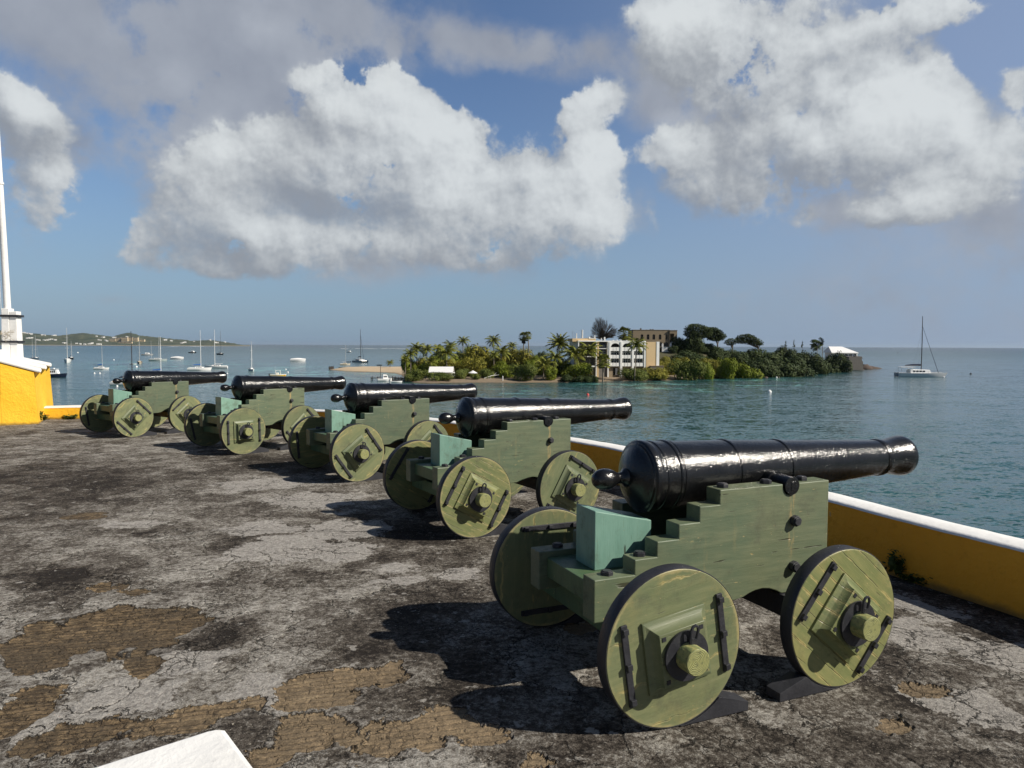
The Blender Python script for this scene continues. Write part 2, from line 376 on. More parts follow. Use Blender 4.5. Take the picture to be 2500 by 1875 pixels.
def wood(name, base, pale, dark, grain='x', planks=0, worn=.5, streak=False):
    """green painted timber: brush marks along the grain, paint worn to yellow wood, optional board joints"""
    def fn(n, bs):
        c = n.coord()
        oi = n.node('ShaderNodeObjectInfo').outputs['Random']
        sh = n.comb(n.math('MULTIPLY', oi, 37.0), n.math('MULTIPLY', oi, 11.0), n.math('MULTIPLY', oi, 71.0))
        p = n.vmath('ADD', c, sh)
        sc = (2.0, 9, 14) if grain == 'x' else (9, 9, 2.0)
        gr = n.noise(n.mapping(p, scale=sc), 2.2, 6, .62)
        big = n.noise(p, 2.6, 4, .55)
        col = n.mix(n.ramp(big, .3, .7), base, dark)
        col = n.mix(n.math('MULTIPLY', n.ramp(gr, .38, .72), .45), col, pale)
        wn = n.noise(n.mapping(p, scale=(3.0, 10, 12) if grain == 'x' else (12, 10, 3)), 3.0, 6, .7)
        wm = n.ramp(n.math('ADD', wn, n.math('MULTIPLY', n.math('SUBTRACT', big, .5), .5)), .70 - .14 * worn, .80 - .1 * worn)
        col = n.mix(n.math('MULTIPLY', wm, .58), col, (.38, .32, .15))
        ch = n.ramp(n.noise(n.mapping(p, scale=(1, 2.2, 2.2) if grain == 'x' else (2.2, 2.2, 1)), 24, 4, .65), .67, .70)
        col = n.mix(n.math('MULTIPLY', ch, .75), col, (.34, .27, .12))
        grime = n.ramp(n.noise(p, 5.5, 6, .7), .50, .72)
        col = n.mix(n.math('MULTIPLY', grime, .55), col, (.050, .055, .030))
        fgr = n.noise(n.mapping(p, scale=(1.5, 26, 30) if grain == 'x' else (26, 26, 1.5)), 5, 4, .7)
        col = n.mix(n.ramp(fgr, .60, .74, 0, .45), col, (.050, .062, .030))
        crk = n.ramp(n.noise(n.mapping(p, scale=(1.2, 20, 16) if grain == 'x' else (20, 20, 1.2)), 3.2, 2, .5), .705, .72)
        col = n.mix(n.math('MULTIPLY', crk, .8), col, (.030, .028, .015))
        h = n.math('SUBTRACT', n.math('ADD', n.math('MULTIPLY', gr, .5), n.math('MULTIPLY', fgr, .35)), n.math('ADD', n.math('MULTIPLY', ch, .25), crk))
        x, y, z = n.sep(c)
        if planks:
            q = n.math('FRACT', n.math('MULTIPLY', z, planks))
            wob = n.math('MULTIPLY', n.math('SUBTRACT', n.noise(p, 14, 3), .5), .25)
            e = n.math('ABSOLUTE', n.math('SUBTRACT', n.math('ADD', q, wob), .5))
            brk = n.ramp(n.noise(n.mapping(p, scale=(5, 5, 1)), 1.6, 3), .40, .55)
            if planks < 9: brk = n.math('MULTIPLY', brk, .45)
            lm = n.math('MULTIPLY', n.ramp(e, .0, .003 * planks, 1, 0), brk)
            pm = n.math('MULTIPLY', n.ramp(e, .002 * planks, .0095 * planks, 1, 0), n.ramp(n.noise(p, 9, 3), .45, .6))
            col = n.mix(n.math('MULTIPLY', pm, .7), col, (.45, .37, .15))
            col = n.mix(n.math('MULTIPLY', lm, .85), col, (.05, .045, .02))
            h = n.math('SUBTRACT', h, n.math('MULTIPLY', lm, 1.0))
        if planks:   # paint rubbed off the rim
            rr = n.vmath('LENGTH', n.comb(x, 0.0, z))
            rm = n.math('MULTIPLY', n.ramp(n.math('ADD', rr, n.math('MULTIPLY', n.math('SUBTRACT', n.noise(p, 22, 4, .7), .5), .03)), .326, .338), n.ramp(n.noise(p, 6, 4, .6), .42, .62, .05, .75))
            col = n.mix(rm, col, (.36, .31, .15))
            foot = n.math('MULTIPLY', n.ramp(n.noise(p, 8, 5, .7), .45, .65), n.ramp(rr, .20, .34))
            col = n.mix(n.math('MULTIPLY', foot, .35), col, (.30, .25, .10))
        if streak:   # rust weeping from the side bolts
            for (lx, z0, z1, w) in ((.972, .52, .90, .016), (.60, .55, .80, .010), (.42, .45, .70, .012)):
                wx = n.math('ADD', x, n.math('MULTIPLY', n.math('SUBTRACT', n.noise(p, 9, 3), .5), .02))
                d = n.math('ABSOLUTE', n.math('SUBTRACT', wx, lx))
                m = n.math('MULTIPLY', n.ramp(d, w * .2, w * 1.6, 1, 0), n.math('MULTIPLY', n.ramp(z, z0, z0 + .1), n.ramp(z, z1 - .03, z1 + .03, 1, 0)))
                m = n.math('MULTIPLY', m, n.ramp(n.noise(n.mapping(p, scale=(14, 8, 3)), 3, 4, .65), .40, .62))
                col = n.mix(n.math('MULTIPLY', m, .70 if lx > .9 else .12), col, (.44, .30, .12))
        col = n.mix(1.0, col, n.mix(oi, (.84, .86, .88), (1.12, 1.10, 1.06)), 'MULTIPLY')   # no two pieces fade alike
        n.put(bs.inputs['Base Color'], col)
        n.put(bs.inputs['Roughness'], n.ramp(grime, 0, 1, .48, .75))
        n.put(bs.inputs['Normal'], n.bump(h, .5, .005))
    return material(name, fn=fn)
GREEN = wood('green_carriage_paint', (.116, .138, .080), (.182, .198, .118), (.086, .122, .076), 'x', streak=True, worn=.25)
DEEP = wood('deep_green_paint', (.075, .135, .060), (.120, .165, .075), (.055, .105, .055), 'y', worn=.2)
WHEELW = wood('green_wheel_paint', (.152, .170, .082), (.224, .230, .120), (.116, .146, .074), 'x', planks=5, worn=.55)
WHEELP = wood('worn_planked_wheel_paint', (.170, .185, .072), (.285, .270, .115), (.130, .160, .064), 'x', planks=15, worn=.9)
TEAL = wood('turquoise_quoin_paint', (.175, .315, .250), (.225, .375, .305), (.140, .270, .215), 'z', worn=-.3)
def m_end(n, bs):
    c = n.coord(); x, y, z = n.sep(c)
    r = n.vmath('LENGTH', n.comb(n.math('ADD', x, .012), 0.0, n.math('SUBTRACT', z, .008)))
    wv = n.math('SINE', n.math('ADD', n.math('MULTIPLY', r, 900), n.math('MULTIPLY', n.noise(c, 30, 3), 9)))
    k = n.noise(c, 40, 5, .65)
    col = n.mix(n.ramp(wv, -.2, .9), (.30, .29, .11), (.185, .215, .085))
    n.put(bs.inputs['Base Color'], n.mix(n.ramp(k, .5, .7), col, (.10, .11, .05)))
    n.put(bs.inputs['Normal'], n.bump(wv, .3, .003))
ENDG = material('axle_end_grain', rough=.6, fn=m_end)

# ------------------------------------------------------------------ the cannon
AXH = .9715                     # height of the bore
def barrel_profile():
    p = [(-.046, .004), (-.043, .018), (-.034, .033), (-.018, .046), (.004, .053), (.030, .0545), (.056, .050), (.078, .040), (.092, .031),
         (.108, .028), (.124, .030), (.134, .037), (.140, .047), (.147, .049), (.153, .047), (.157, .060), (.166, .088), (.180, .118),
         (.196, .146), (.208, .161), (.2095, .168), (.218, .1745), (.2195, .181), (.226, .1885), (.232, .190), (.252, .190), (.258, .1885), (.262, .1845),
         (.274, .1815), (.288, .181), (.290, .184), (.297, .1845), (.304, .184), (.306, .1805)]
    p += [(.34, .1800), (.368, .1797), (.370, .1835), (.376, .1855), (.384, .1855), (.390, .1835), (.391, .179), (.397, .179), (.399, .182), (.408, .182), (.410, .177)]
    p += [(.6, .1705), (.765, .1655), (.767, .1695), (.775, .1705), (.783, .1695), (.785, .1635), (.790, .1635)]
    p += [(.95, .1565), (1.136, .1475), (1.138, .1515), (1.146, .1525), (1.154, .1515), (1.156, .1460)]
    p += [(1.35, .1365), (1.54, .1268), (1.75, .1165), (1.925, .1085), (1.927, .1125), (1.936, .1135), (1.940, .111), (1.946, .1125), (1.955, .112), (1.957, .107)]
    p += [(1.985, .1065), (2.01, .1075), (2.04, .1105), (2.07, .1155), (2.10, .1205), (2.125, .124), (2.142, .1245), (2.152, .1225), (2.158, .117), (2.166, .1155), (2.172, .110), (2.172, .058)]
    p += [(2.168, .052), (1.75, .050), (1.74, .01)]
    return p
CHEEK = [(-.208, .366), (.607, .366), (.66, .374), (.70, .390), (.74, .400), (.785, .404), (.83, .398), (.87, .384), (.915, .362), (1.226, .360), (1.226, .938),
         (1.015, .938), (1.012, .915), (1.003, .897), (.988, .884), (.961, .875), (.934, .884), (.919, .897), (.910, .915), (.907, .938),
         (.503, .938), (.503, .864), (.381, .864), (.381, .787), (.259, .787), (.259, .715), (.135, .715), (.135, .641), (.010, .641), (.010, .569), (-.208, .569)]
T_, WT = .66, .085
def hexbolt(b, M, r=.026, h=.022):
    pts = [(r * cos(pi / 3 * k + .3), r * sin(pi / 3 * k + .3)) for k in range(6)]
    b.prism(pts, -.004, h * .8, 'z', M)
    b.prism([(x * .8, y * .8) for x, y in pts], h * .8, h, 'z', M)
def build_wheel(parent, x, rad, side, rot, worn):
    """wheel part with its own origin at the hub; local -y is the outer face"""
    w = MB()
    w.lathe([(-WT + .004, .02), (-WT + .004, rad - .008), (-WT + .008, rad - .004), (-.008, rad - .004), (-.004, rad - .008), (-.004, .02)], 72, 'y')
    # recalculated normals keep the disc flat; outer face at y = -WT
    o = w.build('wheel', WHEELP if worn else WHEELW, parent, 35)
    o.location = (x, -side * (T_ - WT), rad)
    o.rotation_euler = (0, -R(rot), 0 if side > 0 else pi)
    if side < 0: o.rotation_euler = (0, R(rot), pi)
    ty = MB()
    ty.lathe([(-WT + .010, rad - .012), (-WT + .006, rad - .003), (-WT + .010, rad), (-.010, rad), (-.006, rad - .003), (-.010, rad - .012)], 72, 'y', cap=False)
    ty.build('tyre', BLACK, o, 40)
    hb = MB()   # square boss with coved sides, outer face
    y0 = -WT + .003
    steps = [(.161, 0), (.161, .012), (.148, .016), (.134, .024), (.124, .036), (.118, .052), (.116, .064)]
    rings = [[(sx * a, y0 - d, sz * a) for sx, sz in ((-1, -1), (1, -1), (1, 1), (-1, 1))] for a, d in steps]
    hb.loft(rings)
    hp = hb.build('hub_block', WHEELP if worn else WHEELW, o, 20, .002)
    for sx in (-1, 1):
        for sz in (-1, 1):
            nb = MB(); nb.box(sx * .095 - .009, sx * .095 + .009, y0 - .067, y0 - .0635, sz * .095 - .009, sz * .095 + .009)
            nb.build('nail_head', BLACK, o, None)
    for fy, d in ((-1, 0), (1, 1)):
        if d and side > 0: continue          # inner straps only show on the far wheels
        for sx in (-1, 1):
            s = MB(); yo = (-WT + .003) if fy < 0 else -.004
            hl = sqrt(max(.01, (rad - .03) ** 2 - .262 ** 2)) * .98
            s.box(sx * .246 - .015, sx * .246 + .015, min(yo, yo + fy * .011), max(yo, yo + fy * .011), -hl, hl)
            for k in (-.86, 0, .86):
                s.box(sx * .246 - .0125, sx * .246 + .0125, min(yo + fy * .010, yo + fy * .026), max(yo + fy * .010, yo + fy * .026), k * hl - .0125, k * hl + .0125, )
            s.build('strap', BLACK, o, None, .002)
    return o
def build_cannon(loc, a, rots, worn, label):
    t = thing('cannon', label, 'cannon', (loc[0], loc[1], 0), a, 'cannons along the parapet')
    # ---- gun
    prof = barrel_profile()
    kn = prof[:16]; body = prof[13:]
    b = MB(); b.lathe(body, 64, 'x'); br = b.build('barrel', IRON, t, 28); br.location = (0, 0, AXH); br.rotation_euler = (0, -R(.12), 0)
    b = MB(); b.lathe(kn, 40, 'x'); b.build('cascabel_knob', IRON, br, 60)
    for s in (-1, 1):
        b = MB(); b.cyl((.9612, s * .12, -.047), (.9612, s * .322, -.047), .050, .048, 28)
        b.cyl((.9612, s * .12, -.047), (.9612, s * .205, -.047), .060, .060, 28)
        b.box(.953, .968, min(s * .3215, s * .3245), max(s * .3215, s * .3245), -.070, -.025)
        b.box(.953, .985, min(s * .3215, s * .3240), max(s * .3215, s * .3240), -.032, -.024)
        b.build('trunnion', IRON, br, 35, .004)
    # ---- carriage
    for s in (1, -1):
        b = MB(); y0, y1 = sorted((-s * .203, -s * .3123))
        b.prism(CHEEK if s > 0 else [(-.245 if q[0] == -.208 else q[0], q[1]) for q in CHEEK], y0, y1, 'y')
        ck = b.build('side_cheek', GREEN, t, None, .005)
        sp = [(-.110, .569), (.070, .641), (.560, .938), (.840, .938), (1.085, .938)]
        for k, (l, z) in enumerate(sp):
            m = MB(); hexbolt(m, Matrix.Translation((l, -s * .258, z)) @ Matrix.Rotation(.4 * k, 4, 'Z'), .031)
            m.build('top_bolt', BLACK, ck, None, .003)
        for (l, z) in ((.984, .742), (.984, .500)):
            m = MB(); hexbolt(m, Matrix.Translation((l, -s * .3123, z)) @ Matrix.Rotation(s * pi / 2, 4, 'X'), .030, .036)
            m.build('side_bolt', BLACK, ck, None, .003)
    b = MB(); b.box(-.200, .62, -.2025, .2025, .435, .538); b.build('stool_bed', DEEP, t, None, .004)
    b = MB(); b.box(1.02, 1.17, -.2028, .2028, .42, .80); b.build('front_transom', GREEN, t, None, .004)
    b = MB(); b.prism([(-.085, .5385), (.245, .5385), (.245, .762), (-.085, .836)], -.098, .098, 'y'); b.build('quoin', TEAL, t, None, .004)
    # ---- axles with linchpins and washers
    for (x, rad, wr) in ((0, .35, rots[0]), (.9858, .340, rots[1])):
        b = MB(); b.box(x - .085, x + .085, -.545, .545, rad - .095, .3655 if x < .5 else .3595)
        ax = b.build('axle', DEEP if x < .5 else BLACK, t, None, .006)
        for s in (1, -1):
            b = MB(); b.cyl((0, s * .16, 0), (0, -s * .152, 0), .062, .058, 32)
            st = b.build('axle_arm', ENDG, ax, 40, .004); st.location = (x, -s * T_, rad)
            b = MB(); b.lathe([(-.001, .055), (-.001, .108), (.011, .108), (.013, .104), (.013, .055)], 40, 'y')
            q = b.build('washer', BLACK, ax, 40); q.location = (x, -s * (T_ + .064) - (.013 if s > 0 else 0), rad)
            b = MB()
            loop = [(-.013, .060), (-.016, .095), (-.017, .118), (-.012, .132), (0, .138), (.012, .132), (.017, .118), (.016, .095), (.013, .075)]
            b.tube([(u, 0, v) for u, v in loop], .0065, 8)
            b.box(-.012, .012, -.007, .007, -.02, .082)
            q = b.build('linchpin', BLACK, ax, 40); q.location = (x + .004, -s * (T_ + .095), rad); q.rotation_euler = (R(4 * s), R(6), 0)
    k = 0
    for (x, rad, pair) in ((0, .35, rots[0]), (.9858, .340, rots[1])):
        for s, rt in zip((1, -1), pair):
            build_wheel(t, x, rad, s, rt, worn[k]); k += 1
    return t
GUNS = [((.4518, 3.6866), .4060, ((8.3, 90), (-40, 20)), (0, 0, 1, 0), 'nearest and largest black cannon on a green stepped carriage, at right of the row'),
        ((-.6351, 6.7555), .5394, ((-29.7, -33), (59, 30)), (1, 1, 0, 0), 'black cannon second nearest in the row, its rear wheel pale with worn plank joints'),
        ((-2.2541, 9.2497), .6821, ((35.5, 4), (40, 60)), (0, 1, 0, 0), 'black cannon in the middle of the row of five on its green carriage'),
        ((-4.4879, 11.3427), .8161, ((1, 12), (42, 20)), (0, 0, 0, 0), 'black cannon second from the far end, the straps on its near rear wheel upright'),
        ((-7.2035, 13.2545), .9391, ((45, 8), (-50, 30)), (0, 0, 0, 0), 'farthest and smallest black cannon of the row, nearest the yellow bastion')]
for g in GUNS: build_cannon(*g)

# black wedges under the wheels
def chock_mesh():
    b = MB(); rad = .35
    def pf(u):  # height at distance u from the contact point of the wheel
        return rad - sqrt(rad * rad - u * u)
    us = [.03 + .205 * k / 8 for k in range(9)]
    poly = [(.03, 0), (.40, 0), (.40, .040), (.252, .088)] + [(u, max(.002, pf(u) - .002)) for u in reversed(us)]
    b.prism(poly, -.045, .045, 'y')
    return b.mesh('wheel_chock', BLACK, None)
cm = chock_mesh()
names = ['nearest', 'second nearest', 'middle', 'second farthest', 'farthest']
for gi, g in enumerate(GUNS):
    (x0, y0), a = g[0], g[1]
    for which, (l, rot) in (('rear', (0, 0)), ('front', (.9858, pi))):
        for s in (1, -1):
            if s < 0 and gi > 1: continue
            o = link('wheel_chock', cm, None, .003)
            w = s * (T_ - .045)
            o.location = (x0 + cos(a) * l + sin(a) * w, y0 + sin(a) * l - cos(a) * w, .001)
            o.rotation_euler = (0, 0, a + rot)
            tag(o, 'black wedge under the %s %s wheel of the %s cannon' % ('near side' if s > 0 else 'far side', which, names[gi]), 'wheel chock', 'wheel chocks under the cannons')

# ------------------------------------------------------------------ terrace
WALL = [(3.95, 1.6), (3.55, 3.05), (3.13, 4.34), (2.80, 5.10), (2.50, 5.90), (1.95, 7.25), (1.24, 8.62), (.74, 9.42), (-.20, 10.70), (-1.19, 11.75), (-2.40, 12.90), (-3.75, 14.05), (-5.0, 15.05), (-5.9, 16.05)]
WALLZ = [.42] * 10 + [.40, .37, .32, .27]
LEFTW = [(-5.9, 16.05), (-8.0, 16.02), (-9.4, 15.95), (-10.6, 15.76)]
def smooth_path(pts, zs=None, n=6):
    out = []
    P = [Vector((*p, z)) for p, z in zip(pts, zs or [0] * len(pts))]
    for i in range(len(P) - 1):
        p0 = P[max(0, i - 1)]; p1, p2 = P[i], P[i + 1]; p3 = P[min(len(P) - 1, i + 2)]
        for k in range(n):
            t = k / n
            out.append(.5 * ((2 * p1) + (p2 - p0) * t + (2 * p0 - 5 * p1 + 4 * p2 - p3) * t * t + (3 * p1 - p0 - 3 * p2 + p3) * t ** 3))
    out.append(P[-1]); return out
def m_yellow(n, bs, ca, cb):
    c = n.pos()
    a = n.noise(c, 1.7, 5, .6); f = n.noise(c, 11, 5, .65)
    col = n.mix(n.ramp(a, .3, .7), ca, cb)
    col = n.mix(n.math('MULTIPLY', n.ramp(f, .56, .72), .40), col, tuple(v * .72 for v in ca))
    chip = n.ramp(n.noise(c, 8, 5, .7), .70, .73)
    col = n.mix(n.math('MULTIPLY', chip, .7), col, (.55, .42, .22))
    hair = n.math('MULTIPLY', n.ramp(n.voro(n.vmath('ADD', c, n.vmath('SCALE', n.noise(c, 3, 4, .6, color=True), scale=.5)), 2.2, 'DISTANCE_TO_EDGE'), 0, .008, 1, 0), n.ramp(n.noise(c, 1.1, 2), .55, .62))
    col = n.mix(n.math('MULTIPLY', hair, .5), col, (.20, .11, .03))
    x, y, z = n.sep(c)
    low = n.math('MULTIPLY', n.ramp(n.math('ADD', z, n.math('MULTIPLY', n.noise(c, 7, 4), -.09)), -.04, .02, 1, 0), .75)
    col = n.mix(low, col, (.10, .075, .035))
    n.put(bs.inputs['Base Color'], col)
    h = n.math('ADD', n.noise(c, 6, 5, .6), n.math('MULTIPLY', n.noise(c, 30, 4), .3))
    n.put(bs.inputs['Normal'], n.bump(h, .8, .03))
YELLOW_SHADE = material('shaded_yellow_limewash', rough=.85, fn=lambda n, bs: m_yellow(n, bs, (.78, .340, .020), (.83, .390, .030)))  # parapet yellow reddened and darkened: its shade is put into the colour
YELLOW = material('yellow_limewash', rough=.85, fn=lambda n, bs: m_yellow(n, bs, (.88, .490, .022), (.92, .535, .035)))
def m_white(n, bs):
    c = n.pos(); a = n.noise(c, 2.2, 5, .65); f = n.noise(c, 19, 5, .7)
    col = n.mix(n.ramp(a, .35, .7), (.80, .795, .77), (.74, .73, .70))
    col = n.mix(n.math('MULTIPLY', n.math('MULTIPLY', n.ramp(f, .62, .72), n.ramp(a, .45, .6)), .55), col, (.42, .40, .36))
    n.put(bs.inputs['Base Color'], col)
    n.put(bs.inputs['Normal'], n.bump(n.math('ADD', n.noise(c, 9, 5, .6), n.math('MULTIPLY', f, .4)), .6, .012))
WHITE = material('white_limewash', rough=.8, fn=m_white)
def wall_strip(name, path, thick, label, mat, zb=-10.6):
    """low parapet: yellow inner face, battered outer face down to the water, white rounded cap"""
    t = thing(name, label, 'wall', (path[0].x, path[0].y, 0))
    O = Vector((path[0].x, path[0].y, 0))
    nrm = []
    for i, p in enumerate(path):
        d = (path[min(i + 1, len(path) - 1)] - path[max(i - 1, 0)]); d.z = 0; d.normalize()
        nrm.append(Vector((d.y, -d.x, 0)))         # outward, to the right of the walk
    def rows(offs):
        v = []; m = len(offs)
        for i, p in enumerate(path):
            wob = mnoise.noise(p * 1.3) * .012 + mnoise.noise(p * 4.1) * .006
            for (o, z) in offs:
                q = Vector((p.x, p.y, 0)) + nrm[i] * (o + wob) - O
                zz = z if z < -.2 else (p.z + z - 1 if z > .5 else z)
                v.append((q.x, q.y, zz + (wob * .7 if z > .5 else 0)))
        f = [(i * m + k, (i + 1) * m + k, (i + 1) * m + k + 1, i * m + k + 1) for i in range(len(path) - 1) for k in range(m - 1)]
        f += [tuple(range(m)), tuple(range((len(path) - 1) * m + m - 1, (len(path) - 1) * m - 1, -1))]
        return v, f
    b = MB(); b.add(*rows([(0, -.3), (0, 0), (.004, .988), (thick - .006, .988), (thick, 0), (thick + 1.6, zb)])); b.build('wall_body', mat, t, 40)
    b = MB(); b.add(*rows([(.010, .984), (-.002, .990), (.006, 1.004), (.03, 1.012), (thick * .5, 1.018), (thick - .03, 1.012), (thick - .004, 1.002), (thick + .002, .965), (thick - .02, .96)])); b.build('wall_cap', WHITE, t, 60)
    return t
pw = smooth_path(WALL, WALLZ)
wall_strip('parapet_wall', pw, .26, 'long curved yellow parapet wall with a white top behind the cannons', YELLOW_SHADE)
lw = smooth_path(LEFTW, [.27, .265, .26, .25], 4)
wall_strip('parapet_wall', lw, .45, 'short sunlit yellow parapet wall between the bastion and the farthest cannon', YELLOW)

BRICK = [ # (pixel x, pixel y, half width px, half height px, tilt): places where the plaster has come off the bricks
    (240, 1548, 205, 54, 0), (90, 1568, 120, 34, 0), (385, 1505, 95, 26, 0), (345, 1617, 42, 26, -12), (835, 1665, 140, 38, -8), (930, 1640, 50, 28, 0), (800, 1700, 100, 40, 0),
    (460, 1755, 170, 28, -14), (200, 1790, 110, 40, -14), (45, 1740, 60, 55, 0), (205, 1262, 60, 8, 0), (760, 1790, 120, 60, -10), (950, 1810, 120, 40, -10), (1180, 1790, 60, 30, 0),
    (255, 1432, 40, 10, 0), (330, 1442, 40, 6, 0), (1430, 1530, 40, 14, 0), (2275, 1680, 60, 20, -22), (2180, 1765, 60, 16, -22), (1095, 1740, 70, 40, 0), (640, 1850, 90, 40, 0), (1300, 1850, 60, 30, 0)]
GREYP = [(690, 1340, 130, 26, 0), (640, 1290, 80, 16, 0), (850, 1295, 90, 20, 0), (760, 1220, 110, 16, 0), (980, 1420, 60, 12, 0), (820, 1350, 70, 16, 0), (620, 1185, 90, 12, 0), (1130, 1395, 40, 14, 0), (965, 1385, 50, 9, 0), (330, 1280, 70, 10, 0), (1210, 1190, 50, 8, 0), (300, 1700, 110, 40, -8), (620, 1700, 60, 40, -30), (450, 1610, 70, 26, 0), (2260, 1490, 60, 30, -20), (2440, 1600, 80, 40, -20), (2200, 1540, 80, 30, -20), (2350, 1720, 90, 50, -20), (150, 1760, 80, 30, -10)]
DARKP = [(1000, 1300, 160, 50, 0), (1050, 1480, 160, 50, 0), (200, 1180, 240, 30, 0), (700, 1130, 150, 20, 0), (1020, 1580, 180, 90, 0), (2420, 1480, 60, 60, 0), (2200, 1650, 120, 40, -20), (2400, 1560, 70, 25, -20), (860, 1270, 90, 20, 0), (180, 1400, 120, 26, 0), (520, 1560, 100, 40, 0), (880, 1560, 110, 60, 0), (20, 1160, 80, 30, 0)]
def world_blobs(px):
    out = []
    for (x, y, w, h, tilt) in px:
        c = onz(x, y, 0); e = onz(x + w, y, 0); u = onz(x, y - h, 0)
        out.append((c.x, c.y, (e - c).length, (u - c).length, tilt * 1.6))
    return out
def patch_group(name, blobs):
    g = bpy.data.node_groups.new(name, 'ShaderNodeTree')
    g.interface.new_socket('Vector', in_out='INPUT', socket_type='NodeSocketVector')
    g.interface.new_socket('Value', in_out='OUTPUT', socket_type='NodeSocketFloat')
    n = NT(g); gi = n.node('NodeGroupInput'); go = n.node('NodeGroupOutput'); acc = 0.0; vec = gi.outputs[0]
    for i, (x, y, sx, sy, t) in enumerate(blobs):
        if i and i % 4 == 0:
            k = n.node('ShaderNodeVectorMath', operation='MULTIPLY_ADD')
            n.put(k.inputs[0], acc); n.put(k.inputs[1], (1e-9,) * 3); n.put(k.inputs[2], gi.outputs[0]); vec = k.outputs[0]
        q = n.mapping(vec, (x, y, 0), (0, 0, R(-t)), (sx * 1.6, sy * 1.6, 1), 'TEXTURE')
        s = n.node('ShaderNodeTexGradient', gradient_type='SPHERICAL'); n.put(s.inputs[0], q)
        acc = n.math('MAXIMUM', s.outputs[1], acc)
    n.put(go.inputs[0], acc); return g
def m_floor(n, bs):
    P = n.pos(); x, y, z = n.sep(P); p = n.mapping(n.comb(x, y, 0.0), loc=(.3, 1.7, 4.1), rot=(.21, .33, .0))
    q = n.comb(x, y, 0.0)
    def grp(nm, bl, vec):
        g = n.node('ShaderNodeGroup', node_tree=patch_group(nm, world_blobs(bl))); n.put(g.inputs[0], vec); return g.outputs[0]
    cen = lambda v: n.math('SUBTRACT', v, .5)
    mul = lambda a, b: n.math('MULTIPLY', a, b)
    add = lambda a, b: n.math('ADD', a, b)
    wc = n.vmath('SUBTRACT', n.noise(p, 2.3, 7, .66, color=True), (.5, .5, .5))
    wq = lambda k: n.vmath('ADD', q, n.vmath('SCALE', wc, scale=k))
    n1 = n.noise(p, .8, 8, .66); n2 = n.noise(p, 4.5, 8, .72); n3 = n.noise(p, 34, 6, .75); n4 = n.noise(p, 120, 4, .75)
    dk = grp('dark_growth', DARKP, wq(.7)); gp = grp('pale_plaster', GREYP, wq(.7)); bk = grp('bare_brick', BRICK, wq(.5))
    # flakes of skim coat, each weathered a little differently, parted by broken cracks
    cv = wq(.42)
    cell = n.sep(n.voro(cv, 3.1, 'F1', out=1))[0]
    nl = n.noise(p, 2.6, 3, .5)
    fz = add(mul(cen(nl), 1.1), add(mul(cen(n2), .38), add(mul(cen(n3), .07), mul(cen(cell), .22))))                 # shared ragged-edge noise
    e1 = n.voro(cv, 3.1, 'DISTANCE_TO_EDGE'); e2 = n.voro(n.vmath('ADD', wq(.3), (5.3, 2.1, 0)), 9.0, 'DISTANCE_TO_EDGE')
    brk = n.noise(p, 1.3, 3, .6)
    crk = n.math('MAXIMUM', mul(n.ramp(e1, 0.002, .020, 1, 0), n.ramp(brk, .44, .54)), mul(n.ramp(e2, 0.002, .032, 1, 0), n.ramp(n.noise(p, 2.1, 3, .6), .50, .58)))
    lip = mul(n.ramp(e1, .012, .07, 1, 0), n.ramp(brk, .50, .60))  # scuffed pale rim along a crack
    t = add(mul(cen(n1), 1.5), add(mul(cen(n2), 2.0), add(mul(cen(n3), 2.5), mul(cen(n4), 1.5))))
    t = add(t, mul(cen(cell), .30)); t = n.math('SUBTRACT', t, mul(dk, .62)); t = add(t, mul(lip, .25))
    t = add(n.math('MULTIPLY', t, 1.35), .01)
    col = n.mix(n.ramp(t, -.80, -.10), (.018, .0135, .010), (.098, .083, .067))
    col = n.mix(n.ramp(t, -.16, .30), col, (.258, .240, .210))
    col = n.mix(n.ramp(t, .30, .85), col, (.46, .435, .39))
    # scoured pale islands with ragged edges
    isl = n.ramp(add(mul(gp, 1.5), add(mul(cen(n2), 1.7), add(mul(cen(n1), .7), mul(cen(n3), .5)))), .42, .48)
    pc = n.mix(n.ramp(add(n3, mul(cen(n4), .6)), .3, .75), (.24, .225, .205), (.52, .49, .445))
    col = n.mix(mul(isl, .88), col, pc)
    # lichen flecks, grit and pits
    fl = mul(n.ramp(n.noise(p, 44, 4, .7), .645, .675), n.ramp(n.noise(p, 3.1, 4, .7), .38, .58))
    col = n.mix(mul(fl, .85), col, (.54, .50, .42))
    bl = n.ramp(n.noise(n.vmath('ADD', p, (9.1, 3.3, 2.2)), 8.5, 6, .62), .635, .665)
    col = n.mix(mul(bl, .75), col, n.mix(n3, (.26, .245, .22), (.54, .51, .46)))
    sp = n.ramp(n.noise(p, 210, 2, .6), .70, .75)
    col = n.mix(mul(sp, .7), col, (.52, .48, .40))
    pit = n.ramp(n4, .37, .30)
    col = n.mix(mul(pit, .85), col, (.010, .008, .006))
    col = n.mix(mul(crk, .9), col, (.012, .010, .007))
    # bare brick courses under the lost plaster
    m0 = add(bk, fz)
    M = n.ramp(m0, .46, .475); rim = n.math('SUBTRACT', n.ramp(m0, .43, .46), M)
    bv = n.mapping(n.vmath('ADD', q, n.vmath('SCALE', n.vmath('SUBTRACT', n.noise(p, 7, 5, .75, color=True), (.5, .5, .5)), scale=.06)), rot=(0, 0, R(-14)))
    br = n.node('ShaderNodeTexBrick'); br.offset = .5
    n.put(br.inputs['Vector'], bv); n.put(br.inputs['Scale'], 1.0); n.put(br.inputs['Brick Width'], .22); n.put(br.inputs['Row Height'], .043); n.put(br.inputs['Mortar Size'], .006)
    n.put(br.inputs['Mortar Smooth'], .6); n.put(br.inputs['Bias'], 0.0)
